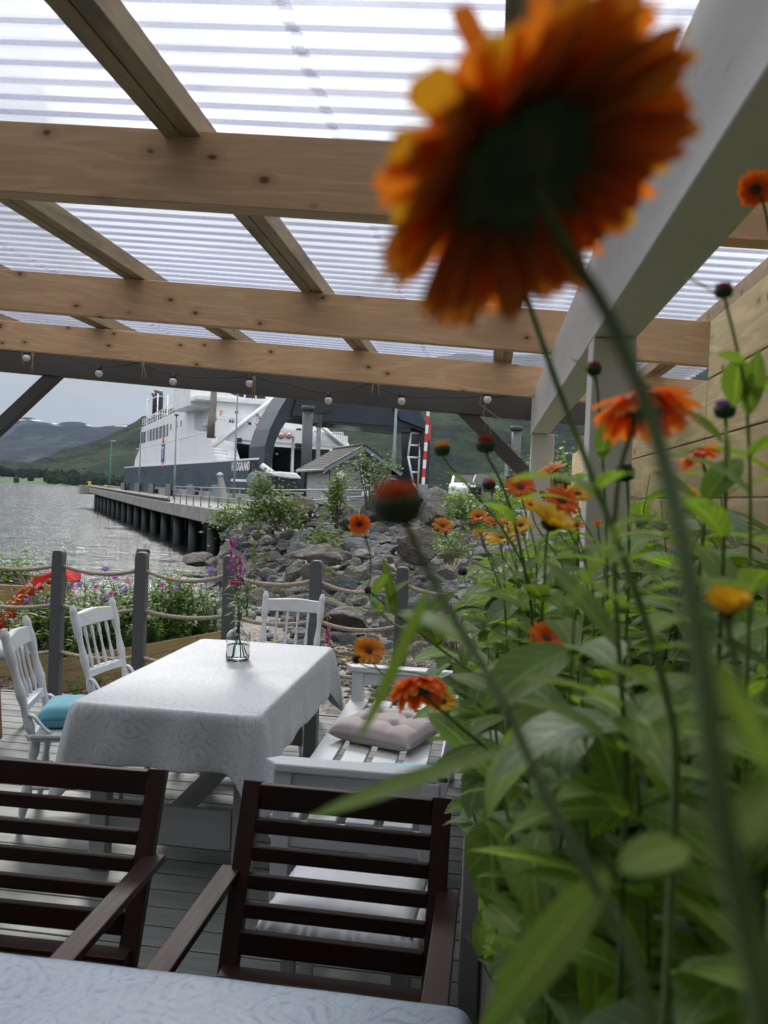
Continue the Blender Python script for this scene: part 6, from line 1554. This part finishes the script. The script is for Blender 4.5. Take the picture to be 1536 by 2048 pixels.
marigold('long dark stem with a bud hidden behind the huge marigold', [(1045, 570, .45), (1062, 620, .45), (1100, 730, .45), (1145, 850, .45), (1195, 980, .44), (1245, 1110, .43), (1290, 1240, .42), (1335, 1400, .41)], 18, 'b', (0, 1, 0), 'redpetal', seed=15, nleaf=5, rad=.0021, lrange=(.4, .7), leafL=.08)
marigold('dark closed bud between the blurred stem and the planks', [(1250, 945, .9), (1255, 975, .9), (1258, 1100, .9)], 20, 'b', (-.2, .9, 0), 'calyx', seed=16, nleaf=6)
small = [(885, 1053, 1.8, 16, 'amberpetal', 'amber marigold leftmost of the small cluster over the bank'), (957, 1034, 1.8, 15, 'amberpetal', 'amber marigold in the cluster below the pink bud'),
 (986, 1047, 1.7, 17, 'amberpetal', 'amber marigold right of centre in the small cluster'), (1000, 1020, 1.6, 13, 'orangepetal', 'small orange marigold topmost in the small cluster'),
 (1012, 1046, 1.5, 15, 'yellowpetal', 'small yellow marigold at the right of the cluster'), (1005, 1078, 1.5, 26, 'yellowpetal', 'yellow marigold lowest in the small cluster'),
 (960, 1068, 1.3, 13, 'amberpetal', 'blurred amber marigold below the small cluster'), (1103, 945, 1.5, 25, 'amberpetal', 'two-tone orange marigold beside the far whitewashed post'),
 (1040, 977, 1.3, 26, 'orangepetal', 'orange marigold right of the pink bud'), (1088, 993, 1.6, 11, 'redpetal', 'small dark red marigold left of the orange one'),
 (1155, 990, 1.2, 24, 'yellowpetal', 'yellow marigold on its side near the far post'), (1122, 1004, 1.1, 30, 'orangepetal', 'orange marigold directly behind the bright yellow one'),
 (1128, 985, 1.5, 12, 'orangepetal', 'tiny orange marigold under the red button bud'), (737, 1303, 1.15, 25, 'amberpetal', 'amber marigold over the table corner by the bench arm'),
 (886, 1404, .95, 23, 'yellowpetal', 'yellow marigold peeping out behind the orange one over the bench'), (1092, 1278, .8, 30, 'orangepetal', 'wilted orange marigold deep among the leaves'),
 (1248, 1380, .9, 14, 'redpetal', 'tiny wilted red marigold low among the leaves'), (1382, 985, 1.3, 18, 'yellowpetal', 'small faded yellow marigold before the planks'), (1062, 1012, 1.35, 17, 'yellowpetal', 'small yellow marigold left of the bright yellow one, half hidden by leaves'), (1042, 1052, 1.2, 19, 'yellowpetal', 'yellow marigold low between the cluster and the bright yellow one'), (1150, 1052, 1.1, 16, 'amberpetal', 'amber marigold in the leaves right of the bright yellow one'), (1196, 1048, 1.0, 9, 'orangepetal', 'tiny orange bloom in the leaves under the far post')]
for i, (px, py, d, R_, mt, lb) in enumerate(small):
    rr_ = random.Random(50+i); pts = [(px, py, d), (px+rr_.uniform(2, 14), py+40, d), (px+rr_.uniform(20, 60), py+110, d*.98)]
    if px < 900: pts = [(px, py, d), (px+14, py+30, d), (px+60, py+70, d*.97), (px+150, py+110, d*.95)]
    marigold(lb, pts, R_*1.4, 'f', (rr_.uniform(-.3, .3), rr_.uniform(.4, .9), rr_.uniform(-.8, -.2)), mt, n=16, layers=2, el=.3, curl=.2, seed=60+i, nleaf=6, rad=.0015, leafL=.08, lrange=(.15, .7) if px < 900 else (.2, .9))
marigold('small red button bud above the orange marigolds near the far post', [(1131, 973, 1.3), (1134, 1000, 1.3), (1145, 1060, 1.3)], 10, 'b', (0, 1, 0), 'redpetal', seed=90, nleaf=3, rad=.001)
marigold('dark red bud beside the amber marigold over the table corner', [(713, 1318, 1.15), (740, 1335, 1.14), (850, 1350, 1.1), (950, 1400, 1.05)], 11, 'b', (-.5, -.2, 0), 'redpetal', seed=91, nleaf=3, rad=.0013, leafL=.05)
marigold('pink bud among the marigolds left of the far white post', [(978, 967, 1.5), (982, 985, 1.5), (1000, 1040, 1.45), (1030, 1130, 1.4)], 14, 'b', (0, 1, -.1), 'pinkpetal', seed=92, nleaf=4, rad=.0014, name='pink_bud', cat='flower')
marigold('small violet bloom at the left edge of the leaves over the rocks', [(925, 1142, 2.2), (930, 1160, 2.2), (950, 1230, 2.1), (1000, 1330, 2.0)], 10, 'b', (0, 1, 0), 'purple', seed=93, nleaf=4, rad=.0014, name='violet_flower', cat='flower')
marigold('leggy budding marigold leaning left before the rocks', [(735, 1180, 1.0), (760, 1200, 1.0), (800, 1235, 1.0), (870, 1290, 1.0), (960, 1360, .98)], 8, 'b', (-.6, .6, 0), 'redpetal', seed=94, nleaf=9, rad=.0017, leafL=.085, lrange=(.45, .95), hero=[((790, 1230, 1.0), (770, 1120, 1.0), 22, .1), ((830, 1250, 1.0), (905, 1180, 1.0), 34, .1), ((880, 1290, 1.0), (850, 1220, 1.0), 40, .1)])
# ---------------------------------------------------------------- leafy bed
BL = [(600, 1500), (900, 1250), (960, 1110), (1020, 1010), (1100, 925), (1180, 850), (1280, 800), (1400, 860), (1500, 930), (1600, 915), (1700, 985), (1800, 1000), (1900, 1030), (2048, 1045), (3000, 1100)]
TP = [(700, 1400), (850, 1190), (950, 1120), (1050, 1095), (1130, 1050), (1190, 960), (1250, 930), (1350, 920), (1440, 870), (1536, 820), (1900, 800)]
r = random.Random(31); kk = 0
def ok(p, slack=0):
    x, y, d = proj(p)
    if d < (.40 if y < 1350 else .27): return False
    return x > pl(y, BL)-slack and y > pl(x, TP)-slack
def bed_plant(b, h, seed, nl, Ls):
    r = random.Random(seed); t = thing('marigold_plant', 'leafy marigold plant without bloom in the raised bed', 'plant', b, group='leafy marigold plants in the raised bed')
    st_ = MB(); l1, l2 = MB(), MB(); cnt = 0
    for s_ in range(3):
        tip = b+V(r.gauss(0, .07), r.gauss(0, .08), h*(.5, .75, 1.0)[s_]*r.uniform(.85, 1.05))
        pp = path([b, b.lerp(tip, .5)+V(r.uniform(-.03, .03), r.uniform(-.03, .03), .02), tip], 6)
        cut = next((i for i, p in enumerate(pp) if p.z > 1.0 and not ok(p, 10)), len(pp)); pp = pp[:cut]
        if len(pp) < 3: continue
        st_.tube(pp, [lerp(.0022, .0011, i/(len(pp)-1)) for i in range(len(pp))], 6)
        for k in range(nl):
            u = (k+r.random())/nl; i = int(u*(len(pp)-1)); a = k*2.4+r.uniform(-.5, .5); d = V(math.cos(a), math.sin(a), r.uniform(-.3, .9)).normalized()
            L_ = Ls*r.uniform(.65, 1.25); w_ = L_*r.uniform(.32, .46)
            if not ok(pp[i]+d*L_, 25) or not ok(pp[i]+d*L_*.5, 20): continue
            leaf(l1 if r.random() < .6 else l2, pp[i], d, V(0, 0, 1), L_, w_, r.uniform(.1, .75), r.uniform(.1, .35), 7, twist=r.uniform(-.5, .5), belly=r.uniform(1.1, 1.6), rnd=.55); cnt += 1
    if not cnt:
        bpy.data.objects.remove(t); return None
    if st_.v: st_.build('stems', MT['stem'], t)
    if l1.v: l1.build('leaves', MT['leaf'], t)
    if l2.v: l2.build('dark_leaves', MT['leafdk'], t)
    return t
Y = .30
while Y < 5.0:
    st_y = .12 if Y < 2 else .2
    for X in (.09, .22, .35, .49, .62):
        b = V(X+r.uniform(-.04, .04), Y+r.uniform(-.05, .05), SOIL)
        h = r.uniform(.62, .92) if Y > .5 else r.uniform(.5, .75)
        if abs(b.x-.305) < .09 and abs(b.y-2.17) < .09: continue
        bed_plant(b, h, int(r.random()*1e6), 50 if Y < 2.2 else 28, .10 if Y < .9 else .12)
    Y += st_y
